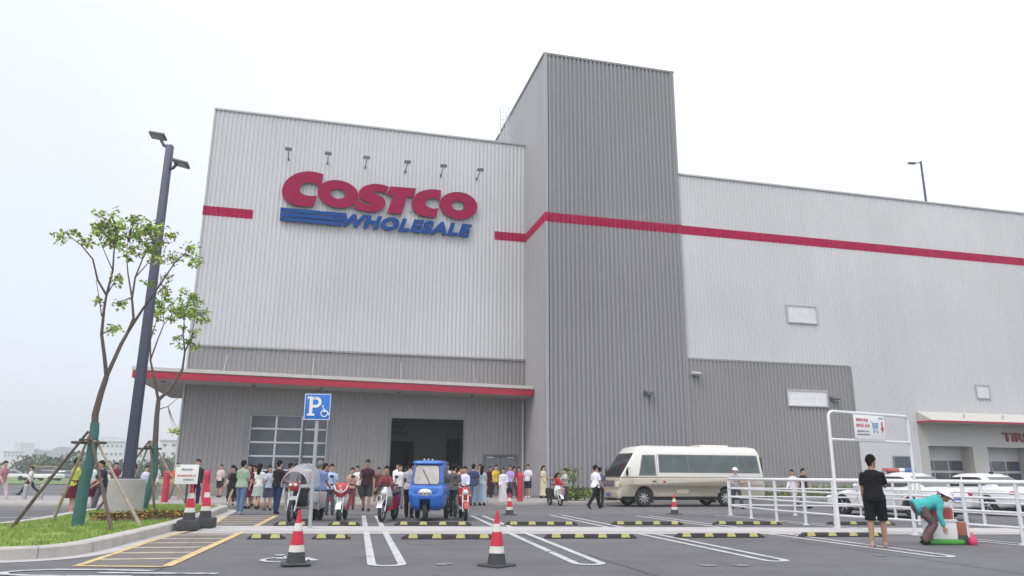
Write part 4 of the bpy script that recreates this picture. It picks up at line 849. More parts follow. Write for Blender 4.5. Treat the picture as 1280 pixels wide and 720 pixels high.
railing('far white tubular railing in front of the parked cars', [(7.75, 27.4), (9.9, 27.1), (12.15, 27.0), (12.55, 25.4), (12.9, 24.4), (13.25, 23.4), (13.6, 22.4), (14.1, 20.9), (14.6, 19.4), (15.1, 17.9)])
GT = thing('trolley_gateway', 'tall white tubular gateway over the trolley lane', 'frame', (8.62, 20.55, 0))
gb = Vector((3.05, 1.75, 0))
mb = MB(); mb.tube([(0, 0, 0), (0, 0, 2.9), (.03, .02, 3.0), (.12, .07, 3.05)] + [(gb*.97)+Vector((0, 0, 3.05)), gb+Vector((-.02, 0, 3.0)), gb+Vector((0, 0, 2.9)), gb], .042, 10); mb.build('frame', 'rail', GT, smooth=True)
mb = MB(); mb.tube([(0, 0, 2.3), gb+Vector((0, 0, 2.3))], .035, 10); mb.build('cross_rail', 'rail', GT, smooth=True)
TS = thing('trolley_sign', 'white sign with red characters, trolley symbol and red down arrow', 'sign', (8.62+gb.x*.50, 20.55+gb.y*.50-.03, 2.675), math.atan2(gb.y, gb.x))
mb = MB(); mb.box((-.10, -.03, 0), (1.34, .02, .66)); tb = mb.build('panel', 'paper', TS, bevel=.004)
text_obj('lettering', '购物车停放', 'red_ink', .1, TS, (-.42, -.045, .19), fit=(.52, .095)); text_obj('lettering', '请归还 此处', 'red_ink', .1, TS, (-.40, -.045, .04), fit=(.60, .10)); text_obj('lettering', '感谢您的配合与支持', 'grey_ink', .1, TS, (-.42, -.045, -.12), fit=(.5, .05)); text_obj('lettering', '请将购物车推回此区域', 'grey_ink', .1, TS, (-.42, -.045, -.21), fit=(.56, .045)); text_obj('lettering', '收车处', 'grey_ink', .1, TS, (.42, -.045, .26), fit=(.2, .05))
mb = MB(); Y_ = -.044
for pts in ([(-.06, .16), (.0, .16), (.05, -.08), (.24, -.08)], [(.01, .12), (.28, .12), (.24, -.02), (.035, -.02)], [(.02, .07), (.27, .07)], [(.03, .02), (.26, .02)], [(.08, .12), (.09, -.02)], [(.15, .12), (.15, -.02)], [(.22, .12), (.21, -.02)]):
    mb.tube([(a, Y_, b) for a, b in pts], .008, 5)
for a in (.07, .22): mb.torus((a, Y_, -.13), .022, .008, 'Y', 12, 5)
mb.build('trolley_symbol', 'blue_ink', TS)
mb = MB(); mb.prism([(-.03, .16), (.03, .16), (.03, 0), (.075, 0), (0, -.15), (-.075, 0), (-.03, 0)], (.45, -.041, .0), (1, 0, 0), (0, 0, 1), (0, -.006, 0)); mb.build('down_arrow', 'red_ink', TS)

# shrubs by the tower foot, hedge by the wing
def shrub(lab, base, rx, ry, rz_, n, tall=0, seed=1):
    t = thing('shrub', lab, 'shrub', base); r = random.Random(seed); mb = MB()
    st = MB()
    for k in range(9):
        a = r.uniform(0, 6.28); st.tube([(0, 0, -.05), (rx*.3*math.cos(a), ry*.3*math.sin(a), rz_*.5), (rx*.7*math.cos(a), ry*.7*math.sin(a), rz_*.9)], [.03, .02, .008], 5)
    if tall: st.tube([(.0, 0, 0), (-.15, 0, tall*.6), (-.3, 0, tall)], [.04, .03, .01], 6)
    st.build('stem', 'bark', t)
    for _ in range(n):
        d = Vector((r.gauss(0, 1), r.gauss(0, 1), r.gauss(0, 1))).normalized()*r.random()**.35; p_ = Vector((d.x*rx*(1+.25*math.sin(7*d.y)), d.y*ry, rz_*.5+d.z*rz_*.55))
        if tall and r.random() < .22: p_ = Vector((-.3+r.gauss(0, .28), r.gauss(0, .25), tall*r.uniform(.55, 1.05)))
        a = Vector((r.uniform(-1, 1), r.uniform(-1, 1), r.uniform(-.2, 1))).normalized(); b = a.cross(Vector((r.uniform(-1, 1), r.uniform(-1, 1), r.uniform(-1, 1)))).normalized(); L_ = r.uniform(.1, .22)
        mb.add([p_, p_+a*L_*.5+b*L_*.2, p_+a*L_, p_+a*L_*.5-b*L_*.2], [(0, 1, 2, 3)], r.choice((0, 0, 1)))
    mb.build('foliage', ['shrub', 'leaf'], t)
shrub('leafy shrub with one tall leaning shoot, left of the walking man in white', (3.2, 37.6, .12), .95, .6, .6, 1100, 1.45, 1)
shrub('low rounded shrub between the tall-shoot shrub and the minibus', (4.9, 38.2, .12), .75, .55, .5, 900, 0, 2)
HG = thing('hedge', 'low clipped hedge along the foot of the right wing', 'hedge', at_f(24, -5.0, .1), PHI)
mb = MB(); r = random.Random(9)
for _ in range(5200):
    p_ = Vector((r.uniform(-4.5, 8.5), r.gauss(0, .3), r.uniform(0, .62)+.08*math.sin(r.random()*9)))
    a = Vector((r.uniform(-1, 1), r.uniform(-1, 1), r.uniform(-.2, 1))).normalized(); b = a.cross(Vector((r.uniform(-1, 1), r.uniform(-1, 1), r.uniform(-1, 1)))).normalized(); L_ = r.uniform(.08, .18)
    mb.add([p_, p_+a*L_*.5+b*L_*.22, p_+a*L_, p_+a*L_*.5-b*L_*.22], [(0, 1, 2, 3)], r.choice((0, 0, 1)))
mb.build('foliage', ['shrub', 'leaf'], HG)
mb = MB()
for k in range(13): mb.tube([(-4.2+k, 0, -.05), (-4.2+k+.05, 0, .45)], .02, 5)
mb.build('stem', 'bark', HG)

# bollard posts at the left lane
for i, (x, y, lab) in enumerate(((-21.2, 33.9, 'short pale marker post left of the first tree'), (-20.55, 34.0, 'short pale marker post nearest the tree, beside its twin'))):
    mb = MB(); mb.tube([(0, 0, 0), (0, 0, .72), (0, 0, .76)], [.09, .09, .05], 10); o = mb.build('marker_post', 'galv', smooth=True); o.location = (x, y, 0); tag(o, lab, 'post', 'short posts beside the lane')

# ======================= VEHICLES =======================
def boolean_cut(o, cutters):
    for c in cutters: c.parent = o.parent
    for c in cutters:
        m = o.modifiers.new('b', 'BOOLEAN'); m.operation = 'DIFFERENCE'; m.solver = 'EXACT'; m.object = c
    me = evaluated(o); old = o.data; o.modifiers.clear(); o.data = me; bpy.data.meshes.remove(old)
    for c in cutters: bpy.data.objects.remove(c)
def wheel(parent, c, r, w, side, axis='Y', rimm='rim', spokes=7):
    # side = +1/-1: which way the outer face looks along the axle (local Y)
    t = MB(); t.torus((c[0], c[1], c[2]), r-w*.36, w*.38, 'Y', 28, 10, asp=1.25); o = t.build('wheel', 'rubber', parent, smooth=True)
    k = MB(); y = c[1]+side*w*.30
    k.tube([(c[0], c[1]-side*w*.3, c[2]), (c[0], y-side*.05, c[2])], [r*.62, r*.62], 24)
    rr = r*.64
    for i in range(spokes):
        a = 2*math.pi*i/spokes; d = Vector((math.cos(a), 0, math.sin(a))); p_ = Vector((-math.sin(a), 0, math.cos(a)))
        q = [Vector((c[0], y, c[2]))+d*rr*u+p_*v for u, v in ((.15, -.035), (.98, -.025), (.98, .025), (.15, .035))]
        k.rings([q, [z+Vector((0, -side*.03, 0)) for z in q]])
    k.torus((c[0], y-side*.01, c[2]), rr, .018, 'Y', 28, 6); k.ell((c[0], y, c[2]), (.06, .025, .06), 10, 6)
    k.build('rim', rimm, o, smooth=True)
    k = MB(); k.tube([(c[0], c[1]-side*w*.2, c[2]), (c[0], y-side*.035, c[2])], [rr*.97, rr*.97], 24); k.build('brake_disc', 'black', o)
    return o
# ---- minibus: local +x runs from its front to its rear, near side is -y ----
BU = thing('minibus', 'cream and beige minibus parked in front of the tower, facing left', 'minibus', (7.77, 34.84, 0), PHI)
L0 = -3.5; W2 = 1.02
mb = MB(); pf = [(0.03, .42), (-.02, .62), (.0, .95), (.06, 1.22), (7.0, 1.26), (7.02, .6), (6.96, .40)]
mb.prism(pf, (L0, -W2, 0), (1, 0, 0), (0, 0, 1), (0, 2*W2, 0)); low = mb.build('lower_body', 'bus_tan', BU, bevel=.07, seg=3)
cs = []
for x in (1.15, 5.08):
    k = MB(); k.cyl((L0+x, -W2-.1, .42), (L0+x, W2+.1, .42), .46, n=28); cs.append(k.build('cut', 'black'))
boolean_cut(low, cs)
# upper body: frustum with a raked windscreen
def bus_ring(z, x0, x1, w, r=.0): return [Vector((L0+x0, -w, z)), Vector((L0+x1, -w, z)), Vector((L0+x1, w, z)), Vector((L0+x0, w, z))]
mb = MB(); mb.rings([bus_ring(1.225, .07, 6.99, W2), bus_ring(2.3, .80, 6.86, .93), bus_ring(2.52, 1.0, 6.74, .84), bus_ring(2.6, 1.35, 6.5, .6)])
up = mb.build('upper_body', 'bus_white', BU, bevel=.06, seg=3)
def sideq(x, z, sgn=-1, off=.008):
    w = W2 + (.93-W2)*(z-1.225)/(2.3-1.225) + off; return Vector((L0+x, sgn*w, z))
def side_panel(poly, name, m, parent, sgn=-1, off=.008, th=.006):
    mb = MB(); a = [sideq(x, z, sgn, off) for x, z in poly]; b = [sideq(x, z, sgn, off-th-.01) for x, z in poly]; mb.rings([a, b]); return mb.build(name, m, parent)
for sg_ in (-1, 1):
    fr_ = side_panel([(1.88, 1.44), (6.82, 1.44), (6.74, 2.18), (6.66, 2.22), (1.88, 2.22)], 'window_band', 'trim', up, sg_)
    for a, b in ((1.92, 3.28), (3.34, 4.52), (4.58, 5.7), (5.76, 6.7)):
        side_panel([(a, 1.48), (b+(.06 if b > 6.6 else 0), 1.48), (b, 2.18), (a, 2.18)], 'window', 'bus_glass', fr_, sg_, .014)
    w_ = side_panel([(.98, 1.36), (1.68, 1.36), (1.66, 2.14), (1.16, 2.14)], 'door_window', 'bus_glass', up, sg_, .012)
    side_panel([(.92, 1.31), (1.74, 1.31), (1.72, 2.19), (1.12, 2.19)], 'window_frame', 'trim', w_, sg_, .008)
    for x in (1.8,):
        side_panel([(x-.008, 1.26), (x+.008, 1.26), (x+.008, 2.25), (x-.008, 2.25)], 'door_gap', 'trim', up, sg_, .004)
for sg_ in (-1, 1):
    mb = MB(); mb.bx(L0+.45, L0+6.9, sg_*(W2+.006)-.004, sg_*(W2+.006)+.004, .90, .94); mb.build('side_line', 'bus_line', low)
    mb = MB(); mb.bx(L0+1.75, L0+1.765, sg_*(W2+.002)-.004, sg_*(W2+.002)+.004, .55, 1.22); mb.bx(L0+.62, L0+.635, sg_*(W2+.002)-.004, sg_*(W2+.002)+.004, .9, 1.25); mb.build('door_gap', 'trim', low)
mb = MB(); mb.bx(L0+1.55, L0+1.7, -W2-.03, -W2, 1.06, 1.1); mb.build('door_handle', 'black', low)
mb = MB(); mb.bx(L0+2.6, L0+3.3, -W2-.008, -W2+.01, .52, .74); mb.bx(L0+4.6, L0+4.75, -W2-.008, -W2+.01, .6, .7); mb.build('access_flap', 'bus_line', low)
mb = MB()
for k in range(4): mb.bx(L0+2.68+k*.14, L0+2.79+k*.14, -W2-.014, -W2-.008, .56, .7)
mb.build('flap_lettering', 'bus_tan', low)
mb = MB(); mb.bx(L0+2.05, L0+2.16, -W2-.01, -W2+.01, 1.02, 1.1); mb.build('side_lamp', 'tail', low)
# windscreen on the raked front, with frame, wipers
def frontq(y, z, off):
    t = (z-1.225)/(2.3-1.225); x = .07+.73*t; n_ = Vector((-1.075, 0, .73)).normalized(); return Vector((L0+x, y*(1-.1*t), z))+n_*off
mb = MB(); a = [frontq(y, z, .012) for y, z in ((-.93, 1.25), (.93, 1.25), (.93, 2.2), (.86, 2.26), (-.86, 2.26), (-.93, 2.2))]; mb.rings([a, [p_-Vector((-.02, 0, .015)) for p_ in a]]); ws = mb.build('windscreen', 'car_glass', up)
for y0 in (-.6, .3):
    mb = MB(); mb.tube([frontq(y0, 1.24, .03), frontq(y0+.35, 1.75, .03)], .012, 5); mb.build('wiper', 'black', ws)
# front face: grille, headlights, bumper
mb = MB(); mb.box((L0-.02, 0, .98), (.05, 1.0, .24)); g = mb.build('grille', 'trim', low, bevel=.015)
for sg_ in (-1, 1):
    mb = MB(); mb.box((L0+.02, sg_*.76, .92), (.14, .42, .24)); h_ = mb.build('headlight', 'lamp', low, bevel=.04)
    mb = MB(); mb.box((L0+.06, sg_*.97, .92), (.16, .12, .2)); mb.build('turn_signal', 'yellow', h_, bevel=.03)
    mb = MB(); mb.tube([(L0+.5, sg_*.98, 1.6), (L0+.35, sg_*1.12, 1.66), (L0+.3, sg_*1.2, 1.6)], .015, 6); m_ = mb.build('mirror_arm', 'black', up)
    mb = MB(); mb.ell((L0+.3, sg_*1.2, 1.44), (.05, .1, .17), 12, 8); mb.build('mirror', 'black', m_, smooth=True)
mb = MB(); mb.prism([(-.06, .36), (.12, .36), (.12, .68), (-.08, .66)], (L0-.03, -W2-.01, 0), (1, 0, 0), (0, 0, 1), (0, 2*W2+.02, 0)); bm_ = mb.build('bumper', 'bus_tan', BU, bevel=.04)
mb = MB(); mb.box((L0-.12, 0, .5), (.02, .44, .14)); mb.build('number_plate', 'plate', bm_)
mb = MB(); mb.bx(L0+4.2, L0+5.6, -.5, .5, 2.58, 2.67); mb.build('roof_unit', 'bus_white', BU, bevel=.03)
mb = MB(); mb.bx(L0+.3, L0+6.6, -.8, .8, .28, .5); mb.build('underbody', 'black', BU)
for x in (.75, 1.55, 4.55):
    mb = MB(); mb.bx(L0+x-.03, L0+x+.03, -W2+.04, -W2+.3, .18, .46); mb.build('mudflap', 'rubber_skirt', BU)
for x in (1.15, 5.08):
    for sg_ in (-1, 1): wheel(BU, (L0+x, sg_*(W2-.15), .38), .38, .24, sg_, spokes=9)
mb = MB(); mb.bx(L0+7.0, L0+7.03, -.9, .9, 1.5, 2.15); mb.build('rear_window', 'bus_glass', up)

# ---- saloon cars: local +x forward ----
def saloon(name, label, loc, rz, police=False, L=4.75, W=1.84, Hh=1.47, paint='car_white', group=None):
    t = thing(name, label, 'car', loc, rz, group); hw = W/2
    # lower body lofted along x
    st = [(-L/2, .42, .78, .72), (-L/2+.08, .30, .95, .86), (-L/2+.55, .22, 1.03, .98), (-L/2+1.4, .2, .99, 1), (-.3, .2, .95, 1), (.7, .2, .93, 1), (1.25, .2, .90, .99), (L/2-.75, .2, .82, .97), (L/2-.25, .24, .72, .90), (L/2-.03, .32, .60, .76), (L/2, .38, .52, .68)]
    rs = []
    for x, zl_, zt, k in st:
        w = hw*k; half = [(.0, zl_), (w*.86, zl_), (w*.99, zl_+.10), (w, zl_+(zt-zl_)*.5), (w*.975, zt-.09), (w*.90, zt-.015), (w*.55, zt+.018), (0, zt+.028)]
        ring = [Vector((x, y, z)) for y, z in half] + [Vector((x, -y, z)) for y, z in half[-2:0:-1]]
        rs.append(ring)
    mb = MB(); mb.rings(rs); body = mb.build('body', paint, t, smooth=True, ang=50)
    sb = body.modifiers.new('s', 'SUBSURF'); sb.levels = 2; me = evaluated(body); body.modifiers.clear(); body.data = me
    xf, xr = 1.42, -1.38; wr = .335; cs = []
    for x in (xf, xr):
        k = MB(); k.cyl((x, -hw-.2, wr), (x, hw+.2, wr), wr+.055, n=28); cs.append(k.build('cut', 'black'))
    boolean_cut(body, cs)
    # cabin
    def cab(z): # returns half width
        return hw*.90 + (hw*.66-hw*.90)*(z-.93)/(Hh-.93)
    def cr(z, x0, x1, w, k=.06): return [Vector((x0, -w*.86, z)), Vector((x0+.10, -w, z)), Vector((x1-.10, -w, z)), Vector((x1, -w*.86, z)), Vector((x1, w*.86, z)), Vector((x1-.10, w, z)), Vector((x0+.10, w, z)), Vector((x0, w*.86, z))]
    mb = MB(); mb.rings([cr(.90, -1.95, 1.12, hw*.90), cr(1.38, -1.05, .35, hw*.70), cr(Hh-.01, -.85, .10, hw*.58), cr(Hh+.015, -.6, -.1, hw*.3)]); cabn = mb.build('cabin', paint, t, bevel=.03, seg=3)
    def sp(x, z, s, off):
        w = hw*.90 + (hw*.70-hw*.90)*(z-.90)/.48; return Vector((x, s*(w+off), z))
    for s in (-1, 1):
        for poly in ([(.78, .985), (-.10, 1.0), (-.10, 1.345), (.32, 1.335), (.6, 1.15)], [(-.18, 1.0), (-1.0, 1.01), (-1.32, 1.08), (-1.0, 1.30), (-.85, 1.34), (-.18, 1.345)]):
            a = [sp(x, z, s, .012) for x, z in poly]; b = [sp(x, z, s, -.01) for x, z in poly]; mb = MB(); mb.rings([a, b]); mb.build('side_window', 'car_glass', cabn)
        mb = MB(); mb.ell((.70, s*(hw+.07), 1.02), (.06, .11, .075), 10, 6); mb.build('mirror', paint, body, smooth=True)
        for x in (.72, -.14, -1.08):
            mb = MB(); mb.bx(x-.005, x+.005, s*hw*.998-.004, s*hw*.998+.004, .36, .88); mb.build('door_gap', 'trim', body)
        for x in (.02, -.92):
            mb = MB(); mb.tube([(x-.09, s*(hw*.985+.02), .80), (x+.09, s*(hw*.985+.02), .80)], .014, 6); mb.build('door_handle', paint, body, smooth=True)
    def quad_on(z0, z1, xa0, xa1, w0, w1, off, n_):
        a = [Vector((xa0, -w0, z0)), Vector((xa0, w0, z0)), Vector((xa1, w1, z1)), Vector((xa1, -w1, z1))]; n_ = Vector(n_).normalized()
        mb = MB(); mb.rings([[p_+n_*off for p_ in a], [p_-n_*.01 for p_ in a]]); return mb
    quad_on(.96, 1.35, 1.025, .40, hw*.74, hw*.58, .012, (.6, 0, .95)).build('windscreen', 'car_glass', cabn)
    quad_on(1.0, 1.34, -1.765, -1.11, hw*.72, hw*.57, .012, (-.6, 0, 1.1)).build('rear_window', 'car_glass', cabn)
    for s in (-1, 1):
        mb = MB(); mb.ell((-L/2+.12, s*hw*.66, .80), (.12, .20, .085), 12, 8); mb.build('tail_light', 'tail', body, smooth=True)
        mb = MB(); mb.ell((L/2-.22, s*hw*.66, .60), (.2, .19, .075), 12, 8); mb.build('headlight', 'lamp', body, smooth=True)
    mb = MB(); mb.box((-L/2-.005, 0, .62), (.02, .44, .14)); mb.build('number_plate', 'plate', body)
    mb = MB(); mb.bx(L/2-.03, L/2+.02, -.4, .4, .34, .48); mb.build('grille', 'black', body, bevel=.008)
    mb = MB(); mb.bx(-L/2-.01, -L/2+.12, -hw*.7, hw*.7, .27, .40); mb.build('rear_bumper_trim', 'black', body, bevel=.02)
    mb = MB(); mb.bx(-L/2+.3, L/2-.3, -hw*.8, hw*.8, .17, .35); mb.build('underbody', 'black', t)
    for x in (xf, xr):
        for s in (-1, 1): wheel(t, (x, s*(hw-.11), wr), wr, .21, s, spokes=5)
    if police:
        zt = Hh+.075
        mb = MB(); mb.bx(-.38, -.26, -.55, .55, Hh-.01, Hh+.03); lbm = mb.build('lightbar_mount', 'black', t)
        for nm, m, y0, y1 in (('red_light', 'lb_red', .14, .66), ('blue_light', 'lb_blue', -.66, -.14), ('clear_light', 'lamp', -.13, .13)):
            mb = MB(); mb.bx(-.46, -.18, y0, y1, Hh+.03, Hh+.15); mb.build(nm, m, lbm, bevel=.03)
    else:
        mb = MB(); mb.ell((-.85, 0, Hh+.03), (.12, .025, .05), 8, 6); mb.build('fin_antenna', 'black', t, smooth=True)
    return t
hd = math.atan2(.95, -.31)
saloon('police_car', 'white patrol car with red and blue roof light bar behind the railing', (13.2, 26.7, 0), hd+rad(6), True)
saloon('saloon_car', 'white saloon with red tail light at the right edge, near the bay doors', (17.75, 29.6, 0), hd-rad(4), False)
# a dark car and distant cars on the far side of the lane
def far_car(label, x, y, rz, paint, L=4.5, h=1.45, name='parked_car', van=False):
    t = thing(name, label, 'van' if van else 'car', (x, y, 0.02), rz, 'cars parked far off at the left'); hw = .88
    mb = MB(); pf = [(-L/2, .35), (-L/2+.02, .85), (-L/2+.5, .95), (L/2-1.3, .93), (L/2-.1, .75), (L/2, .4)]
    if van: pf = [(-L/2, .35), (-L/2+.02, 1.0), (L/2-.6, 1.0), (L/2-.1, .85), (L/2, .4)]
    mb.prism(pf, (0, -hw, 0), (1, 0, 0), (0, 0, 1), (0, 2*hw, 0)); mb.build('body', paint, t, bevel=.06)
    a0, a1, b0, b1 = (-L/2+.5, L/2-1.2, -L/2+1.1, L/2-1.9) if not van else (-L/2+.03, L/2-.7, -L/2+.1, L/2-1.3)
    mb = MB(); mb.rings([[Vector((x_, y_, .93)) for x_, y_ in ((a0, -hw*.95), (a1, -hw*.95), (a1, hw*.95), (a0, hw*.95))], [Vector((x_, y_, h-.05)) for x_, y_ in ((b0, -hw*.75), (b1, -hw*.75), (b1, hw*.75), (b0, hw*.75))]]); g = mb.build('windows', 'car_glass', t, bevel=.03)
    mb = MB(); mb.bx(b0, b1, -hw*.76, hw*.76, h-.07, h); mb.build('roof', paint, t, bevel=.03)
    for x_ in (L/2-.85, -L/2+.85):
        for s in (-1, 1):
            w_ = MB(); w_.cyl((x_, s*(hw-.2), .32), (x_, s*(hw+.01), .32), .32, n=16); w_.build('wheel', 'rubber', t)
far_car('white car far off at the extreme left of the row beyond the lane', -71, 110, rad(12), 'car_white'); far_car('white car far off left of the walking man in white shirt', -65, 108, rad(170), 'car_white')
far_car('grey car far off right of the walking man in white shirt', -66.5, 116, rad(10), 'car_grey'); far_car('white car far off nearest the yellow-green dressed woman', -60, 110, rad(175), 'car_white'); far_car('yellow van far off above the row of white cars', -74.5, 124, rad(5), 'van_yellow', 4.8, 2.1, 'parked_van', True)
far_car('low white car far off behind the first tree trunk', -55.5, 106, rad(8), 'car_white')

# ---- enclosed blue three-wheeler, facing the camera (local -y is forward) ----
TK = thing('enclosed_three_wheeler', 'bright blue enclosed three-wheeler parked facing the camera', 'three-wheeler', (-2.42, 22.9, 0), rad(-2))
def ringz(pts, z): return [Vector((x, y, z)) for x, y in pts]
hwT = .52
def tk_ring(z, w, yf, yb, k=.72):
    return [Vector((-w*k, yf, z)), Vector((-w, yf+.14, z)), Vector((-w, yb-.1, z)), Vector((-w*.85, yb, z)), Vector((w*.85, yb, z)), Vector((w, yb-.1, z)), Vector((w, yf+.14, z)), Vector((w*k, yf, z))]
mb = MB(); mb.rings([tk_ring(.30, .40, -.55, 1.15), tk_ring(.42, .46, -.70, 1.2), tk_ring(.72, .50, -.76, 1.2), tk_ring(.93, .505, -.66, 1.2), tk_ring(1.0, .49, -.56, 1.18)]); bd = mb.build('body', 'trike', TK, bevel=.03)
c1 = MB(); c1.bx(-.15, .15, -1.2, -.1, .0, .62); cA = c1.build('cut', 'black'); c2 = MB(); c2.cyl((-1, .85, .27), (1, .85, .27), .33, n=20); cB = c2.build('cut', 'black'); boolean_cut(bd, [cA, cB])
mb = MB(); mb.rings([tk_ring(.98, .49, -.57, 1.18), tk_ring(1.52, .44, -.36, 1.12), tk_ring(1.62, .42, -.30, 1.08)]); cb = mb.build('cab', 'trike', TK, bevel=.03)
mb = MB(); mb.rings([tk_ring(1.60, .44, -.42, 1.12), tk_ring(1.66, .45, -.40, 1.12), tk_ring(1.70, .40, -.30, 1.05)]); mb.build('roof', 'trike', TK, bevel=.02)
def tkf(x, z, off): # on the raked front
    t = (z-.98)/(1.52-.98); return Vector((x, -.57+.21*t-off, z+off*.3))
mb = MB(); a = [tkf(x, z, .012) for x, z in ((-.33, 1.03), (.33, 1.03), (.37, 1.12), (.335, 1.50), (.29, 1.55), (-.29, 1.55), (-.335, 1.50), (-.37, 1.12))]; mb.rings([a, [p_+Vector((0, .03, 0)) for p_ in a]]); wsn = mb.build('windscreen', 'trike_glass', TK)
mb = MB(); b_ = [tkf(x*1.06, 1.29+(z-1.29)*1.07, .006) for x, z in ((-.33, 1.03), (.33, 1.03), (.37, 1.12), (.335, 1.50), (.29, 1.55), (-.29, 1.55), (-.335, 1.50), (-.37, 1.12))]; mb.rings([b_, [p_+Vector((0, .03, 0)) for p_ in b_]]); mb.build('windscreen_seal', 'black', wsn)
mb = MB(); mb.tube([tkf(.12, 1.0, .04), tkf(.02, 1.2, .04), tkf(-.12, 1.42, .035)], .012, 5); mb.build('wiper', 'black', wsn)
for s in (-1, 1):
    mb = MB(); x = s*.497; mb.rings([[Vector((s*.492, -.30, 1.04)), Vector((s*.492, .55, 1.04)), Vector((s*.452, .50, 1.50)), Vector((s*.452, -.20, 1.50))], [Vector((s*.47, -.30, 1.04)), Vector((s*.47, .55, 1.04)), Vector((s*.43, .50, 1.50)), Vector((s*.43, -.20, 1.50))]]); mb.build('side_window', 'car_glass', cb)
    mb = MB(); mb.tube([(s*.47, -.45, 1.05), (s*.60, -.50, 1.10)], .012, 6); m_ = mb.build('mirror_stalk', 'black', TK); mb = MB(); mb.ell((s*.63, -.5, 1.14), (.05, .02, .07), 10, 6); mb.build('mirror', 'black', m_, smooth=True)
mb = MB(); mb.ell((0, -.72, .80), (.21, .07, .115), 20, 10); hl = mb.build('headlight_cluster', 'sc_white', TK, smooth=True)
for s in (-1, 0, 1): mb = MB(); mb.ell((s*.105, -.775, .80), (.05 if s else .045, .03, .055), 12, 8); mb.build('headlight', 'chrome', hl, smooth=True)
mb = MB(); mb.prism([(-.30, .66), (.30, .66), (.38, .94), (-.38, .94)], (0, -.745, 0), (1, 0, 0), (0, 0, 1), (0, .05, 0)); mb.build('nose_panel', 'trike', bd, bevel=.02)
mb = MB()
for s in (-1, 1): mb.tube([(s*.09, -.52, .26), (s*.1, -.46, .70)], .025, 8)
mb.build('fork', 'black', TK)
def small_wheel(parent, c, r, w, name='wheel', yaw=0):
    X = Matrix.Translation(c) @ Matrix.Rotation(yaw, 4, 'Z'); t = MB(); t.torus((0, 0, 0), r-w/2, w/2, 'X', 26, 8, X=X); o = t.build(name, 'rubber', parent, smooth=True)
    k = MB(); k.torus((0, 0, 0), r-w-.005, .014, 'X', 24, 6, X=X)
    for i in range(6): a = math.pi*i/3; k.tube([(0, 0, 0), (0, (r-w)*math.cos(a), (r-w)*math.sin(a))], .014, 5, X=X)
    k.tube([(-w*.6, 0, 0), (w*.6, 0, 0)], .04, 10, X=X); k.build('rim', 'steel', o, smooth=True); return o
small_wheel(TK, (0, -.52, .26), .26, .11); small_wheel(TK, (-.44, .85, .27), .27, .12); small_wheel(TK, (.44, .85, .27), .27, .12)
mb = MB()
for x in (-.12, 0, .12): mb.bx(x-.02, x+.02, -.28, -.22, 1.71, 1.75)
mb.build('roof_marker', 'lamp', TK)

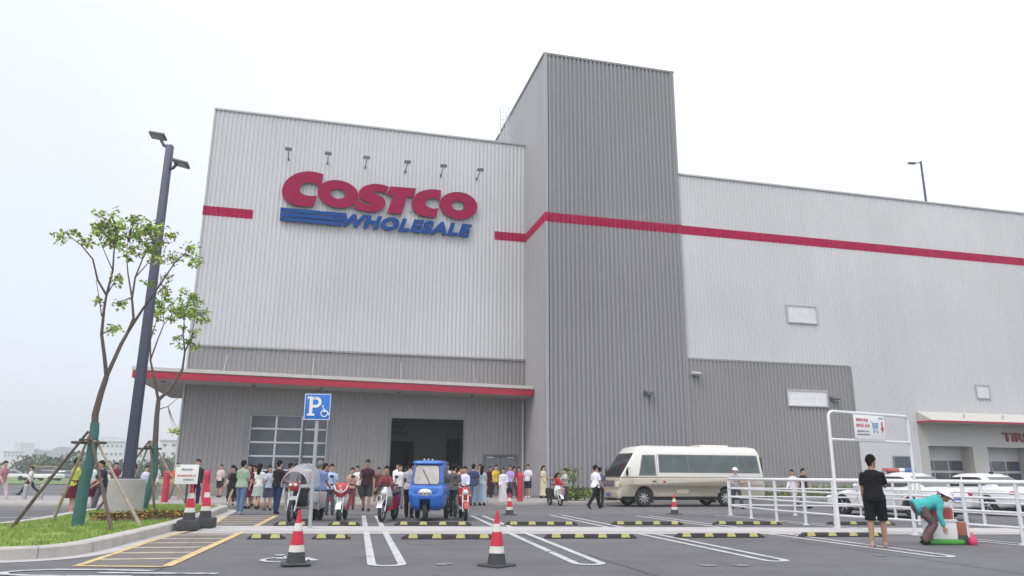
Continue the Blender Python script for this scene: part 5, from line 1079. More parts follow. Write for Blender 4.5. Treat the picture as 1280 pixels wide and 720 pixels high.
# ---- scooters facing the camera (local -y forward) ----
def scooter(label, loc, rz, shield, lower, rack=False, name='scooter', mot=False, h=1.0, group='parked scooters'):
    t = thing(name, label, 'motor scooter' if not mot else 'motorcycle', loc, rz, group); r = .25 if not mot else .29; w = .10
    fw = small_wheel(t, (0, -.62, r), r, w); rw = small_wheel(t, (0, .60, r), r, w+.01)
    mb = MB()
    for s in (-1, 1): mb.tube([(s*.075, -.62, r), (s*.08, -.50, .62), (s*.06, -.42, .86)], .024, 8)
    fk = mb.build('fork', 'chrome', t, smooth=True)
    mb = MB(); q = []
    for i in range(7):
        a = rad(20+i*23); R_ = r+.03; y = -.62-R_*math.cos(a); z = r+R_*math.sin(a); q.append([Vector((-.075, y, z)), Vector((.075, y, z)), Vector((.06, y+.012, z+.012)), Vector((-.06, y+.012, z+.012))])
    mb.rings(q); mb.build('front_mudguard', shield, fk, smooth=True)
    # front shield with leg guards
    mb = MB(); q = []
    for z, wd, y in ((.36, .11, -.30), (.48, .17, -.40), (.66, .21, -.45), (.82, .18, -.44), (.95, .11, -.38)):
        q.append([Vector((-wd, y+.10, z)), Vector((-wd*.6, y-.01, z)), Vector((0, y-.05, z)), Vector((wd*.6, y-.01, z)), Vector((wd, y+.10, z)), Vector((wd*.6, y+.14, z)), Vector((0, y+.16, z)), Vector((-wd*.6, y+.14, z))])
    mb.rings(q); sh = mb.build('front_shield', shield, t, smooth=True, ang=60)
    mb = MB(); mb.ell((0, -.51, .80), (.085, .05, .075), 14, 8); mb.build('headlight', 'lamp', sh, smooth=True)
    for s in (-1, 1): mb = MB(); mb.ell((s*.14, -.46, .70), (.04, .03, .03), 8, 6); mb.build('turn_signal', 'yellow', sh, smooth=True)
    mb = MB(); mb.prism([(-.09, .48), (.09, .48), (.09, .57), (-.09, .57)], (0, -.50, 0), (1, 0, 0), (0, 0, 1), (0, .01, 0)); mb.build('number_plate', 'sc_white', sh)
    mb = MB(); mb.tube([(-.34, -.28, 1.0), (-.2, -.36, 1.0), (0, -.38, .96), (.2, -.36, 1.0), (.34, -.28, 1.0)], .018, 8); hb = mb.build('handlebar', 'black', t, smooth=True)
    for s in (-1, 1):
        mb = MB(); mb.tube([(s*.34, -.28, 1.0), (s*.24, -.335, 1.0)], .025, 8); mb.build('grip', 'black', hb)
        mb = MB(); mb.tube([(s*.22, -.35, 1.0), (s*.28, -.36, 1.2)], .008, 5); mb.ell((s*.3, -.37, 1.23), (.065, .015, .045), 10, 6); mb.build('mirror', 'black', hb, smooth=True)
        mb = MB(); mb.tube([(s*.2, -.38, 1.0), (s*.24, -.45, 1.01)], .006, 4); mb.build('brake_lever', 'steel', hb)
    mb = MB(); mb.bx(-.14, .14, -.32, .12, .30, .38); mb.build('footboard', lower, t, bevel=.03)
    mb = MB(); q = []
    for y, wd, z0, z1 in ((.08, .10, .34, .66), (.25, .15, .34, .72), (.6, .16, .42, .74), (.9, .09, .56, .76)):
        q.append([Vector((-wd, y, z0)), Vector((-wd*1.1, y, (z0+z1)/2)), Vector((-wd*.8, y, z1)), Vector((wd*.8, y, z1)), Vector((wd*1.1, y, (z0+z1)/2)), Vector((wd, y, z0))])
    mb.rings(q); rb = mb.build('rear_body', lower, t, smooth=True, ang=60)
    mb = MB(); q = []
    for y, wd, z in ((.05, .07, .73), (.2, .13, .76), (.6, .14, .79), (.88, .09, .80)): q.append([Vector((-wd, y, z-.05)), Vector((-wd*.9, y, z+.02)), Vector((0, y, z+.04)), Vector((wd*.9, y, z+.02)), Vector((wd, y, z-.05))])
    mb.rings(q); mb.build('seat', 'seat', t, smooth=True, ang=60)
    mb = MB(); mb.ell((0, .93, .68), (.07, .03, .04), 10, 6); mb.build('tail_light', 'tail', rb, smooth=True)
    mb = MB(); mb.tube([(-.06, .3, .3), (-.2, .35, .02)], .012, 6); mb.build('side_stand', 'steel', t)
    if rack:
        mb = MB(); mb.bx(-.2, .2, .82, 1.12, .80, 1.1); mb.build('top_box', 'black', t, bevel=.05)
    return t
def rider_apron(parent, m, m2):
    # quilted wind apron hung over the bars
    mb = MB(); q = []
    for z, w, y in ((1.06, .10, -.44), (1.0, .20, -.49), (.90, .23, -.54), (.76, .19, -.56), (.66, .10, -.55)):
        q.append([Vector((w*u, y+.10*u*u, z)) for u in (-1, -.6, -.2, .2, .6, 1)])
    mb.rings(q, 0, False, closed=False); o = mb.build('wind_apron', m, parent, smooth=True)
    s_ = o.modifiers.new('s', 'SOLIDIFY'); s_.thickness = .02; me = evaluated(o); o.modifiers.clear(); o.data = me
    mb = MB(); mb.tube([(-.20, -.50, 1.0), (-.14, -.56, .86), (-.06, -.575, .80), (0, -.575, .90), (.06, -.575, .80), (.14, -.56, .86), (.20, -.50, 1.0)], .022, 6); mb.build('trim', m2, o, smooth=True)
S1_ = scooter('red and white electric scooter with a wind apron, right of the parking sign', (-4.85, 22.5, 0), rad(4), 'sc_white', 'sc_red'); rider_apron(S1_, 'sc_red', 'sc_white')
S2_ = scooter('grey and red motorbike left of the blue three-wheeler, carrying a rider', (-3.5, 22.4, 0), rad(-8), 'steel', 'sc_red', mot=True)
S3_ = scooter('small red and white scooter right of the blue three-wheeler', (-1.42, 23.4, 0), rad(10), 'sc_red', 'sc_white')
S4_ = scooter('white and black electric scooter side-on by the pavement near the shrubs', (1.95, 34.2, 0), rad(22), 'sc_white', 'black'); S4_.scale = (.9, .9, .9)
# ---- motorcycle with a clear rain canopy and pale rear shell, behind the parking sign ----
MC = thing('canopied_motorcycle', 'dark motorcycle with clear rain canopy and pale boxed rear, left of the parking sign', 'motorcycle', (-5.95, 21.9, 0), rad(-4))
small_wheel(MC, (.0, -.62, .30), .30, .10, yaw=rad(8)); small_wheel(MC, (-.36, .8, .27), .27, .12); small_wheel(MC, (.36, .8, .27), .27, .12)
mb = MB()
for s in (-1, 1): mb.tube([(s*.10, -.62, .30), (s*.125, -.50, .72), (s*.14, -.40, 1.0)], .03, 8)
fk = mb.build('fork', 'chrome', MC, smooth=True)
mb = MB(); mb.bx(-.13, .13, -.56, -.50, .60, .70); mb.build('number_plate', 'sc_white', fk)
mb = MB(); mb.ell((0, -.52, .95), (.15, .08, .13), 14, 8); hd_ = mb.build('headlight_shell', 'sc_red', MC, smooth=True)
for s in (-1, 1): mb = MB(); mb.ell((s*.07, -.60, 1.0), (.05, .03, .045), 12, 6); mb.build('headlight', 'lamp', hd_, smooth=True)
mb = MB(); mb.tube([(-.40, -.22, 1.05), (-.2, -.36, 1.03), (0, -.38, 1.02), (.2, -.36, 1.03), (.40, -.22, 1.05)], .018, 8); mb.build('handlebar', 'black', MC, smooth=True)
mb = MB(); q = []
for y, wd, z0, z1 in ((-.35, .07, .55, .85), (-.1, .14, .4, .92), (.3, .14, .4, .86), (.6, .12, .45, .78)): q.append([Vector((-wd, y, z0)), Vector((-wd, y, z1)), Vector((wd, y, z1)), Vector((wd, y, z0))])
mb.rings(q); mb.build('engine_body', 'black', MC, bevel=.03)
mb = MB(); mb.ell((0, .35, .86), (.16, .35, .06), 12, 6); mb.build('seat', 'seat', MC, smooth=True)
mb = MB(); mb.rings([tk_ring(.32, .46, .35, 1.05, .95), tk_ring(.80, .50, .3, 1.06, .95)]); bxs = mb.build('rear_shell', 'cover', MC, bevel=.06)
mb = MB(); mb.bx(-.50, .50, .24, .30, .50, .56); mb.bx(-.50, -.46, .24, .3, .3, .8); mb.bx(.46, .50, .24, .3, .3, .8); mb.build('shell_rail', 'galv', bxs)
mb = MB(); q = []
for i in range(9):
    a = rad(-8+i*14); y = -.48+1.05*i/8; q.append([Vector((.50*math.sin(t_)*(.75+.25*math.sin(math.pi*i/8)), y, .98+(.38+.22*math.sin(math.pi*min(1, i/5)*.5))*math.cos(t_))) for t_ in [rad(-95+k*19) for k in range(11)]])
mb.rings(q, 0, False, closed=False); cn_ = mb.build('rain_canopy', 'clear', MC, smooth=True, ang=80)
mb = MB(); mb.tube(q[0], .018, 6); mb.tube(q[8], .018, 6); mb.tube([r_[0] for r_ in q], .015, 6); mb.tube([r_[-1] for r_ in q], .015, 6); mb.tube([r_[5] for r_ in q], .012, 6)
for s in (-1, 1): mb.tube([(s*.38, -.42, .99), (s*.30, -.3, 1.02)], .012, 5); mb.tube([(s*.42, .5, .98), (s*.42, .5, .8)], .015, 5)
mb.build('canopy_frame', 'galv', cn_, smooth=True)
mb = MB(); mb.tube([Vector((.51*math.sin(t_)*.84, -.28, .99+.42*math.cos(t_))) for t_ in [rad(-92+k*18.4) for k in range(11)]], .03, 6); mb.build('red_edging', 'sc_red', cn_, smooth=True)

# ======================= FAR BACKGROUND =======================
def far_building(label, x, y, rz, w, d, h, wall, rows, cols, parap=True, steps=()):
    t = thing('distant_building', label, 'building', (x, y, 0), rz)
    mb = MB(); mb.bx(-w/2, w/2, 0, d, 0, h)
    for (a, b, hh) in steps: mb.bx(a, b, .5, d-.5, h, hh)
    mb.build('wall', wall, t)
    for r in range(rows):
        for c in range(cols):
            cw = w/cols; rh = h/rows; mb = MB(); mb.bx(-w/2+c*cw+cw*.3, -w/2+(c+1)*cw-cw*.3, -.12, 0, r*rh+rh*.42, r*rh+rh*.70); mb.build('window', 'bwin', t)
    if parap: mb = MB(); mb.bx(-w/2-.3, w/2+.3, -.3, .2, h, h+.6); mb.build('parapet', 'bgrey', t)
    return t
def at_far(px0, px1, top, D): return ((px0+px1)/2-640)/964*D, (px1-px0)/964*D, (588.5-top)/964*D+1.3
for lab, a_, b_, tp_, D_, wl, rw, cl_, st_ in (
 ('far white block with a domed stair head at the left edge of the photo', 2, 26, 566, 430, 'bwall', 3, 5, ((0, 3, 17),)),
 ('far grey block behind the white cars, second from the left edge', 25, 45, 562.5, 470, 'bgrey', 4, 4, ()),
 ('far pale twin tower block right of the grey block', 55, 73, 566, 520, 'bgrey', 5, 5, ((-1, 1.5, 16.5), (2, 4.5, 17.5))),
 ('far long low grey shed behind the nearer tree props', 73, 100, 567, 440, 'bgrey', 3, 7, ()),
 ('far white stepped office block seen between the nearer tree and the lamp post', 112, 152, 553, 330, 'bwall', 4, 7, ((-4, 0, 16),)),
 ('far white block with stacked dark windows between the second tree and the warehouse', 198, 232, 551, 300, 'bwall', 4, 3, ()),
 ('far low white hall left of the lamp post', 150, 178, 562, 360, 'bwall', 2, 5, ()),
 ('far flat white hall between the lamp post and the second tree', 172, 200, 566, 380, 'bwall', 3, 4, ())):
    x_, w_, h_ = at_far(a_, b_, tp_, D_); far_building(lab, x_, D_, 0, w_, 14, h_, wl, rw, cl_, True, st_)
mb = MB(); r = random.Random(21)
for k in range(34):
    x = -215+k*4.4; y = 168+r.uniform(-10, 10)+.1*x; R_ = r.uniform(2.6, 4.6)
    for _ in range(620):
        d = Vector((r.gauss(0, 1), r.gauss(0, 1), r.gauss(0, 1))).normalized()*r.random()**.35
        p_ = Vector((x+d.x*R_*1.1, y+d.y*R_, max(.1, R_*.55+d.z*R_*.62)))
        a = Vector((r.uniform(-1, 1), r.uniform(-1, 1), r.uniform(-1, 1))).normalized(); b = a.cross(Vector((r.uniform(-1, 1), r.uniform(-1, 1), r.uniform(-1, 1)))).normalized(); L_ = r.uniform(.5, 1.1)
        mb.add([p_, p_+a*L_*.5+b*L_*.3, p_+a*L_, p_+a*L_*.5-b*L_*.3], [(0, 1, 2, 3)])
o = mb.build('distant_trees', 'far_tree'); o['kind'] = 'stuff'
o = sheet('distant_field', [(-420, 140), (40, 160), (60, 640), (-700, 640)], .05, 'far_grass')

# ======================= PEOPLE =======================
def remeshed(mb, voxel, name, mats, smooth_it=4, fold=0):
    o = mb.build(name, mats)
    m = o.modifiers.new('r', 'REMESH'); m.mode = 'VOXEL'; m.voxel_size = voxel; m.use_smooth_shade = True
    s = o.modifiers.new('s', 'SMOOTH'); s.iterations = smooth_it; s.factor = .5
    me = evaluated(o); bpy.data.objects.remove(o); me.materials.clear()
    for k in (mats if isinstance(mats, (list, tuple)) else [mats]): me.materials.append(M[k] if isinstance(k, str) else k)
    for p in me.polygons: p.use_smooth = True; p.material_index = 0
    if fold:   # creases and hanging folds of the cloth
        sd_ = random.random()*50
        nn = [0.0]*(3*len(me.vertices)); me.vertices.foreach_get('normal', nn)
        for i, v in enumerate(me.vertices):
            q = v.co; v.co = q + Vector(nn[3*i:3*i+3])*(noise.noise(Vector((q.x*16+sd_, q.y*16, q.z*9)))*fold + noise.noise(Vector((q.x*34, q.y*34+sd_, q.z*20)))*fold*.4)
    me.name = name; return me
def join_mb(me, mb, midx_shift=0):
    bm = bmesh.new(); bm.from_mesh(me)
    base = [bm.verts.new(v) for v in mb.v]
    for f, m in zip(mb.f, mb.m):
        try: q = bm.faces.new([base[i] for i in f]); q.smooth = True; q.material_index = m
        except ValueError: pass
    bm.to_mesh(me); bm.free()
STAND = dict(legL=(0, 0), legR=(0, 0), armL=(8, 4, 15), armR=(8, 4, 15), lean=0)
def pose(**k): d = dict(STAND); d.update(k); return d
WALK = pose(legL=(24, 8), legR=(-20, 22), armL=(-20, 6, 20), armR=(22, 6, 25), lean=4)
WALK2 = pose(legL=(-16, 30), legR=(20, 4), armL=(18, 6, 30), armR=(-16, 6, 15), lean=3)
PHONE = pose(armL=(25, 8, 95), armR=(20, 6, 100), legL=(4, 0), legR=(-3, 2))
HIPS = pose(armL=(-10, 30, 60), armR=(10, 4, 20), legL=(5, 2), legR=(-5, 2))
HOLD = pose(armL=(10, 8, 75), armR=(8, 6, 30), legL=(8, 4), legR=(-6, 3))
RIDE = pose(legL=(68, 75), legR=(64, 72), armL=(45, 10, 25), armR=(45, 10, 25), lean=6, seat=.80)
def person(label, x, y, face, H=1.68, ps=STAND, top=('tee', (200, 200, 205)), bottom=('trousers', (40, 40, 48)), hair='short', skin='skin', shoes=(30, 30, 32), female=False, group=None, vox=.02, z=0, head_turn=0, head_dip=0, big=1.0, cat='person'):
    # face: compass angle the person looks to; 0 = towards the camera (-y), +90 = to the right (+x)
    k = H/1.70; S_ = lambda v: v*k
    lean = rad(ps['lean']); s = Vector((0, -math.sin(lean), math.cos(lean))); F = Vector((0, -math.cos(lean), -math.sin(lean))); X = Vector((1, 0, 0))
    sh = .148 if female else .168; hipw = .095; bw = (.93 if female else 1.0)*big
    def legpts(a, kb, sx):
        a = rad(a); b = a-rad(kb); hp = X*(sx*S_(hipw)); kn = hp+Vector((sx*.01, -math.sin(a), -math.cos(a)))*S_(.43); an = kn+Vector((0, -math.sin(b), -math.cos(b)))*S_(.41)
        return hp, kn, an, b
    LG_ = {1: legpts(*ps['legL'], 1), -1: legpts(*ps['legR'], -1)}
    low = min(LG_[1][2].z, LG_[-1][2].z); pz = -low + S_(.085)
    if 'seat' in ps: pz = ps['seat']
    P0 = Vector((0, 0, pz)); off = P0
    def at(t, f=0, xx=0): return P0 + s*S_(t) + F*S_(f) + X*S_(xx)
    def tor(sec, g=0, n=16):
        rs = []
        for t, w, d, f in sec:
            rs.append([at(t, f)+X*((S_(w)*bw+g)*math.cos(q))+F*((S_(d)*big+g)*math.sin(q)) for q in [2*math.pi*i/n for i in range(n)]])
        return rs
    body_sec = [(-.09, .10, .08, 0), (-.05, .155, .11, -.01), (.02, .168, .118, -.012), (.12, .145, .10, 0), (.2, .138, .098, .005), (.32, .16, .112, .008), (.41, .160, .108, .0), (.465, .105, .085, -.01), (.505, .07, .062, -.012)]
    arms = {}
    for sx, nm in ((1, 'armL'), (-1, 'armR')):
        a, o_, e_ = ps[nm]; a, o_, e_ = rad(a), rad(o_), rad(e_)
        d1 = (-s*math.cos(a)+F*math.sin(a))*math.cos(o_)+X*(sx*math.sin(o_)); b = a+e_
        d2 = (-s*math.cos(b)+F*math.sin(b))*math.cos(o_*.4)+X*(sx*math.sin(o_*.4)*(1 if e_ < rad(60) else -1))
        d1.normalize(); d2.normalize(); S0_ = at(.418, -.005, sx*sh*big); E0 = S0_+d1*S_(.29); W0 = E0+d2*S_(.245); arms[sx] = (S0_, E0, W0, d2)
    # head: turned about the spine, dipped forward
    neck = at(.50, -.012); Rz_ = Matrix.Rotation(rad(head_turn), 3, 'Z'); hd = rad(head_dip)+lean*.45
    hu = Rz_ @ Vector((0, -math.sin(hd), math.cos(hd))); hf = Rz_ @ Vector((0, -math.cos(hd), -math.sin(hd))); hx = hf.cross(hu).normalized()*-1
    hx = hu.cross(hf).normalized()
    HC = neck + s*S_(.045)+hu*S_(.112)+hf*S_(.02); hs = k*1.06
    def hp(u, v, w): return HC + hx*(u*hs)+hf*(v*hs)+hu*(w*hs)
    mb = MB(); mb.rings(tor(body_sec, -.006))
    for sx in (1, -1):
        h0, kn, an, b = [q+off if isinstance(q, Vector) else q for q in LG_[sx]]
        mid1 = h0.lerp(kn, .5); mid2 = kn.lerp(an, .35)
        mb.tube([h0+s*.03, mid1, kn, mid2, an, an+(an-kn).normalized()*S_(.03)], [S_(r_)*big for r_ in (.088, .072, .052, .054, .036, .034)], 12)
        S0_, E0, W0, d2 = arms[sx]
        mb.tube([at(.43, -.005, sx*sh*.55), S0_, S0_.lerp(E0, .5), E0, E0.lerp(W0, .35), W0], [S_(r_)*big for r_ in (.045, .05, .043, .035, .035, .024)], 10)
    mb.tube([at(.46, -.012), neck+s*S_(.05), neck+s*S_(.10)+hf*S_(.01)], [S_(.062), S_(.053), S_(.055)], 12)
    # head
    hr = []
    for w, a_, b_, c_ in ((-.122, .018, .022, .045), (-.108, .04, .045, .03), (-.075, .056, .068, .013), (-.03, .067, .085, .0), (.01, .073, .093, -.004), (.05, .074, .094, -.008), (.085, .064, .08, -.01), (.108, .04, .05, -.01), (.116, .012, .015, -.01)):
        hr.append([hp(a_*math.cos(q), c_+b_*math.sin(q), w) for q in [2*math.pi*i/16 for i in range(16)]])
    mb.rings(hr)
    mb.tube([hp(0, .078, .022), hp(0, .092, .0), hp(0, .106, -.024), hp(0, .088, -.034)], [.008*hs, .011*hs, .015*hs, .010*hs], 8)
    for sx in (1, -1): mb.ell(hp(sx*.074, -.008, -.005), (.012*hs, .02*hs, .03*hs), 8, 6)
    me = remeshed(mb, vox*.62 if vox < .015 else vox*.8, 'person', [skin, 'eye', 'lip'], 3)
    ex = MB()
    # hands: palm, four fingers, thumb
    for sx in (1, -1):
        S0_, E0, W0, d2 = arms[sx]; side = (F - d2*F.dot(d2)).normalized() if abs(F.dot(d2)) < .9 else (s - d2*s.dot(d2)).normalized(); nrm = d2.cross(side).normalized()*sx
        pc = W0+d2*S_(.045); rs = []
        for t, w, h_ in ((-.02, .022, .018), (.01, .03, .016), (.05, .038, .014), (.085, .037, .011)):
            rs.append([W0+d2*S_(t)+side*(S_(w)*math.cos(q))+nrm*(S_(h_)*math.sin(q)) for q in [2*math.pi*i/10 for i in range(10)]])
        ex.rings(rs)
        for i, ln in enumerate((.062, .072, .067, .05)):
            b0 = W0+d2*S_(.08)+side*S_(.028-.019*i); c1 = b0+d2*S_(ln*.45)-nrm*S_(.006); c2 = b0+d2*S_(ln*.8)-nrm*S_(.02); c3 = b0+d2*S_(ln)-nrm*S_(.034)
            ex.tube([b0-d2*S_(.012), b0, c1, c2, c3], [S_(r_) for r_ in (.009, .009, .0085, .008, .006)], 6)
        b0 = W0+d2*S_(.025)+side*S_(.026); ex.tube([b0, b0+d2*S_(.022)+side*S_(.02)-nrm*S_(.006), b0+d2*S_(.05)+side*S_(.03)-nrm*S_(.016), b0+d2*S_(.07)+side*S_(.03)-nrm*S_(.024)], [S_(r_) for r_ in (.013, .011, .010, .007)], 6)
    for sx in (1, -1): ex.ell(hp(sx*.030, .084, .012), (.012*hs, .008*hs, .007*hs), 8, 6, 1); ex.tube([hp(sx*.018, .092, .033), hp(sx*.045, .084, .034)], [.004*hs, .003*hs], 5, 1)
    ex.tube([hp(-.02, .088, -.058), hp(0, .094, -.058), hp(.02, .088, -.058)], [.003*hs, .006*hs, .003*hs], 6, 2)
    join_mb(me, ex)
    o = bpy.data.objects.new('person', me); COL.objects.link(o); o.location = (x, y, z); o.rotation_euler = (0, 0, rad(face)); tag(o, label, cat, group)
    def child(me_): c = bpy.data.objects.new(me_.name, me_); COL.objects.link(c); c.parent = o; return c
    tt, trgb = top[0], top[1]; bt = bottom[0] if bottom else None; tm = cloth(tuple(trgb)); bmat = cloth(tuple(bottom[1])) if bottom else None
    g = .014
    # top garment
    hem = {'jacket': -.085, 'dress': -.05}.get(tt, -.075)
    sec = [(hem, .188, .142, -.008), (.02, .180, .133, -.01), (.12, .150, .106, 0), (.2, .145, .103, .005), (.32, .163, .116, .008), (.41, .162, .112, 0), (.465, .112, .09, -.01), (.505, .082, .073, -.012)]
    mb = MB(); mb.rings(tor(sec, g+.004))
    for sx in (1, -1):
        S0_, E0, W0, d2 = arms[sx]; st_ = at(.43, -.005, sx*sh*.5)
        if tt in ('long', 'jacket'): mb.tube([st_, S0_, S0_.lerp(E0, .5), E0, E0.lerp(W0, .5), E0.lerp(W0, .93)], [S_(r_)*big+g for r_ in (.040, .044, .044, .038, .034, .028)], 10)
        elif tt == 'vest': mb.tube([st_, S0_], [S_(.05)*big+g, S_(.045)*big+g], 10)
        else: mb.tube([st_, S0_, S0_.lerp(E0, .45), S0_.lerp(E0, .72)], [S_(r_)*big+g for r_ in (.040, .044, .048, .050)], 10)
    child(remeshed(mb, vox, 'dress' if tt == 'dress' else 'shirt', tm, 3, .011))
    # bottom garment
    if bt in ('trousers', 'shorts', 'jeans'):
        mb = MB(); mb.rings(tor([(-.10, .12, .10, -.005), (-.05, .168, .124, -.01), (.02, .172, .124, -.012), (.10, .155, .11, 0)], g-.002))
        for sx in (1, -1):
            h0, kn, an, b = [q+off if isinstance(q, Vector) else q for q in LG_[sx]]
            if bt == 'shorts': e_ = h0.lerp(kn, 1.0); mb.tube([h0+s*.05, h0.lerp(kn, .5), e_], [S_(.092)*big+g, S_(.084)*big+g, S_(.082)*big+g], 12)
            else: mb.tube([h0+s*.04, h0.lerp(kn, .5), kn, kn.lerp(an, .5), kn.lerp(an, .98)], [S_(r_)*big+g for r_ in (.092, .076, .060, .056, .050)], 12)
        child(remeshed(mb, vox, bt, bmat, 3, .007))
    elif bt in ('skirt', 'long_skirt', 'dress_skirt'):
        ln = {'skirt': -.42, 'long_skirt': -.78, 'dress_skirt': -.48}[bt]
        if tt == 'dress': bmat = tm
        rs = []
        for t, w, d in ((.12, .150, .108), (.02, .178, .13), (-.1, .19, .15), (ln*.6, .20, .18), (ln, .235, .215)):
            c_ = at(t) if t > 0 else P0+Vector((0, -math.sin(lean)*0, S_(t)))
            rs.append([c_+X*((S_(w)+g)*math.cos(q))*(1+.04*math.sin(5*q)*(t < -.15))+Vector((0, 1, 0))*((S_(d)+g)*math.sin(q))*(1+.05*math.cos(6*q)*(t < -.15)) for q in [2*math.pi*i/28 for i in range(28)]])
        mb = MB(); mb.rings(rs, 0, False); c_ = mb.build('skirt', bmat, o, smooth=True, ang=80)
    # shoes
    for sx in (1, -1):
        h0, kn, an, b = [q+off if isinstance(q, Vector) else q for q in LG_[sx]]; dn = Vector((0, -math.sin(b), -math.cos(b))); fw = Vector((0, -math.cos(b), math.sin(b)))
        c_ = an+dn*S_(.035)
        rs = []
        for t, w, hh in ((-.065, .028, .03), (-.04, .038, .055), (.02, .042, .058), (.09, .046, .036), (.15, .042, .026), (.185, .022, .014)):
            cc = c_+fw*S_(t); rs.append([cc+X*(S_(w)*math.cos(q))+dn*S_(.048)-dn*(S_(hh)*(1+math.sin(q))) for q in [2*math.pi*i/12 for i in range(12)]])
        mb = MB(); mb.rings(rs); mb.build('shoe', cloth(tuple(shoes), .6), o, smooth=True, ang=70)
    # hair / cap
    if hair != 'bald':
        hm = 'hair_g' if hair == 'grey' else 'hair'
        mb = MB(); rs = []
        for i in range(9):
            ph = math.pi*i/8; ring = []
            for j in range(20):
                q = 2*math.pi*j/20; cz = math.cos(ph); sr_ = math.sin(ph); ux, uy = sr_*math.cos(q), sr_*math.sin(q)
                R_ = 1.0 + .035*noise.noise(Vector((ux*3, uy*3, cz*3+x))); px_, py_, pz_ = ux*.088*R_, -.008+uy*.110*R_, .016+cz*.124*R_
                if uy > .25 and cz < .38: py_ = min(py_, .03); px_ *= .78    # open in front for the face
                if cz < -.35: px_ *= .75; py_ = py_*.75-.012
                if cz < -.1 and abs(ux) > .6 and uy > -.3: px_ *= .80           # clear of the ears
                ring.append(hp(px_, py_, pz_))
            rs.append(ring)
        mb.rings(rs)
        if hair == 'long': mb.tube([hp(0, -.055, .03), hp(0, -.085, -.06), hp(0, -.09, -.15), hp(0, -.08, -.25), hp(0, -.075, -.31)], [.075, .085, .085, .07, .03], 12, asp=1, up=hx)
        if hair == 'pony': mb.tube([hp(0, -.09, .06), hp(0, -.145, .03), hp(0, -.15, -.06), hp(0, -.13, -.15)], [.02, .034, .032, .01], 8)
        if hair == 'bun': mb.ell(hp(0, -.075, .10), (.042, .042, .04), 10, 8)
        hobj = mb.build('hair', hm, o, smooth=True, ang=80)
        if hair in ('cap', 'sunhat'):
            mb = MB(); rs = []
            for w, a_ in ((.03, 1.22), (.06, 1.2), (.10, 1.05), (.13, .75), (.145, .2)): rs.append([hp(.078*a_*math.cos(q), -.01+.098*a_*math.sin(q), w) for q in [2*math.pi*i/20 for i in range(20)]])
            if hair == 'sunhat':
                rs.insert(0, [hp(.115*math.cos(q), -.01+.135*math.sin(q), .02) for q in [2*math.pi*i/20 for i in range(20)]]); rs.insert(0, [hp(.165*math.cos(q), -.01+.185*math.sin(q), -.03+.012*math.sin(3*q)) for q in [2*math.pi*i/20 for i in range(20)]]); mb.rings(rs)
            else:
                mb.rings(rs); mb.rings([[hp(u*.07, .08, .04), hp(u*.06, .17, .028), hp(u*.06, .17, .022), hp(u*.07, .08, .032)] for u in (-1, -.5, 0, .5, 1)])
            mb.build('sun_hat' if hair == 'sunhat' else 'cap', cloth(ps.get('hat', (225, 222, 228))), o, smooth=True, ang=60)
    return o
def bag(label, x, y, z, rz, rgb, parent=None):
    t = thing('handbag', label, 'bag', (x, y, z), rz)
    mb = MB(); mb.rings([[Vector((a*w, b*d, zz)) for a, b in ((-1, -1), (1, -1), (1, 1), (-1, 1))] for zz, w, d in ((-.14, .15, .06), (.0, .16, .065), (.12, .13, .03))]); mb.build('bag_body', cloth(rgb), t, bevel=.02)
    mb = MB(); mb.tube([(-.1, 0, .1), (-.07, 0, .24), (.07, 0, .24), (.1, 0, .1)], .009, 6); mb.build('handle', cloth(rgb), t)

qu = 'people queueing outside the entrance'
Z1 = .12
# far left
person('person cut by the left photo edge in mauve shirt and pale trousers, walking', -22.55, 34.3, 70, 1.80, WALK, ('tee', (165, 120, 130)), ('trousers', (190, 170, 178)))
person('man in white shirt and dark trousers striding left of the trees, far away', -26.9, 43.3, -70, 1.68, pose(legL=(32, 5), legR=(-28, 20), armL=(-18, 6, 20), armR=(20, 6, 20)), ('tee', (215, 215, 222)), ('trousers', (55, 58, 68)))
person('woman in yellow-green top and dark red skirt left of the nearer tree', -13.75, 24.4, 150, 1.72, PHONE, ('tee', (175, 185, 85)), ('skirt', (85, 25, 35)), 'short', female=True, shoes=(190, 120, 130))
person('person in white top and dark red skirt just left of the teal trunk', -14.3, 26.4, 30, 1.66, HOLD, ('tee', (215, 220, 228)), ('skirt', (70, 20, 40)), 'long', female=True)
person('person in dark navy top and grey trousers just right of the teal trunk', -13.3, 25.3, -40, 1.70, pose(lean=14, armL=(30, 5, 40), armR=(30, 5, 40), legL=(-12, 10), legR=(18, 8)), ('tee', (45, 45, 62)), ('trousers', (95, 95, 108)), big=1.1)
person('person in dark red shirt behind the white-shirted man, left of the lamp footing', -18.6, 36.3, 20, 1.72, STAND, ('tee', (110, 40, 50)), ('trousers', (70, 40, 50)))
person('man in white and blue shirt left of the lamp footing', -17.6, 35.3, -20, 1.74, HOLD, ('long', (195, 200, 225)), ('trousers', (55, 60, 85)))
person('woman in pink top between the nearer tree and the lamp footing', -19.6, 38.2, 10, 1.62, STAND, ('tee', (220, 150, 165)), ('skirt', (60, 40, 60)), 'long', female=True)
person('person in pale blue shirt right of the lamp footing', -16.5, 34.9, 60, 1.62, WALK2, ('tee', (205, 212, 230)), ('trousers', (160, 165, 180)), female=True)
person('person in white shirt holding something red, behind the second tree', -15.95, 34.7, 75, 1.72, HOLD, ('tee', (222, 222, 226)), ('trousers', (140, 150, 130)))
person('person with orange shoulder bag and khaki trousers behind the leftmost bollard', -15.1, 34.9, 40, 1.74, WALK, ('tee', (205, 95, 55)), ('trousers', (150, 145, 125)))
person('man in dark top standing directly behind the paper notice', -12.15, 29.9, 10, 1.80, STAND, ('long', (42, 36, 48)), ('trousers', (50, 35, 60)), shoes=(140, 40, 70))
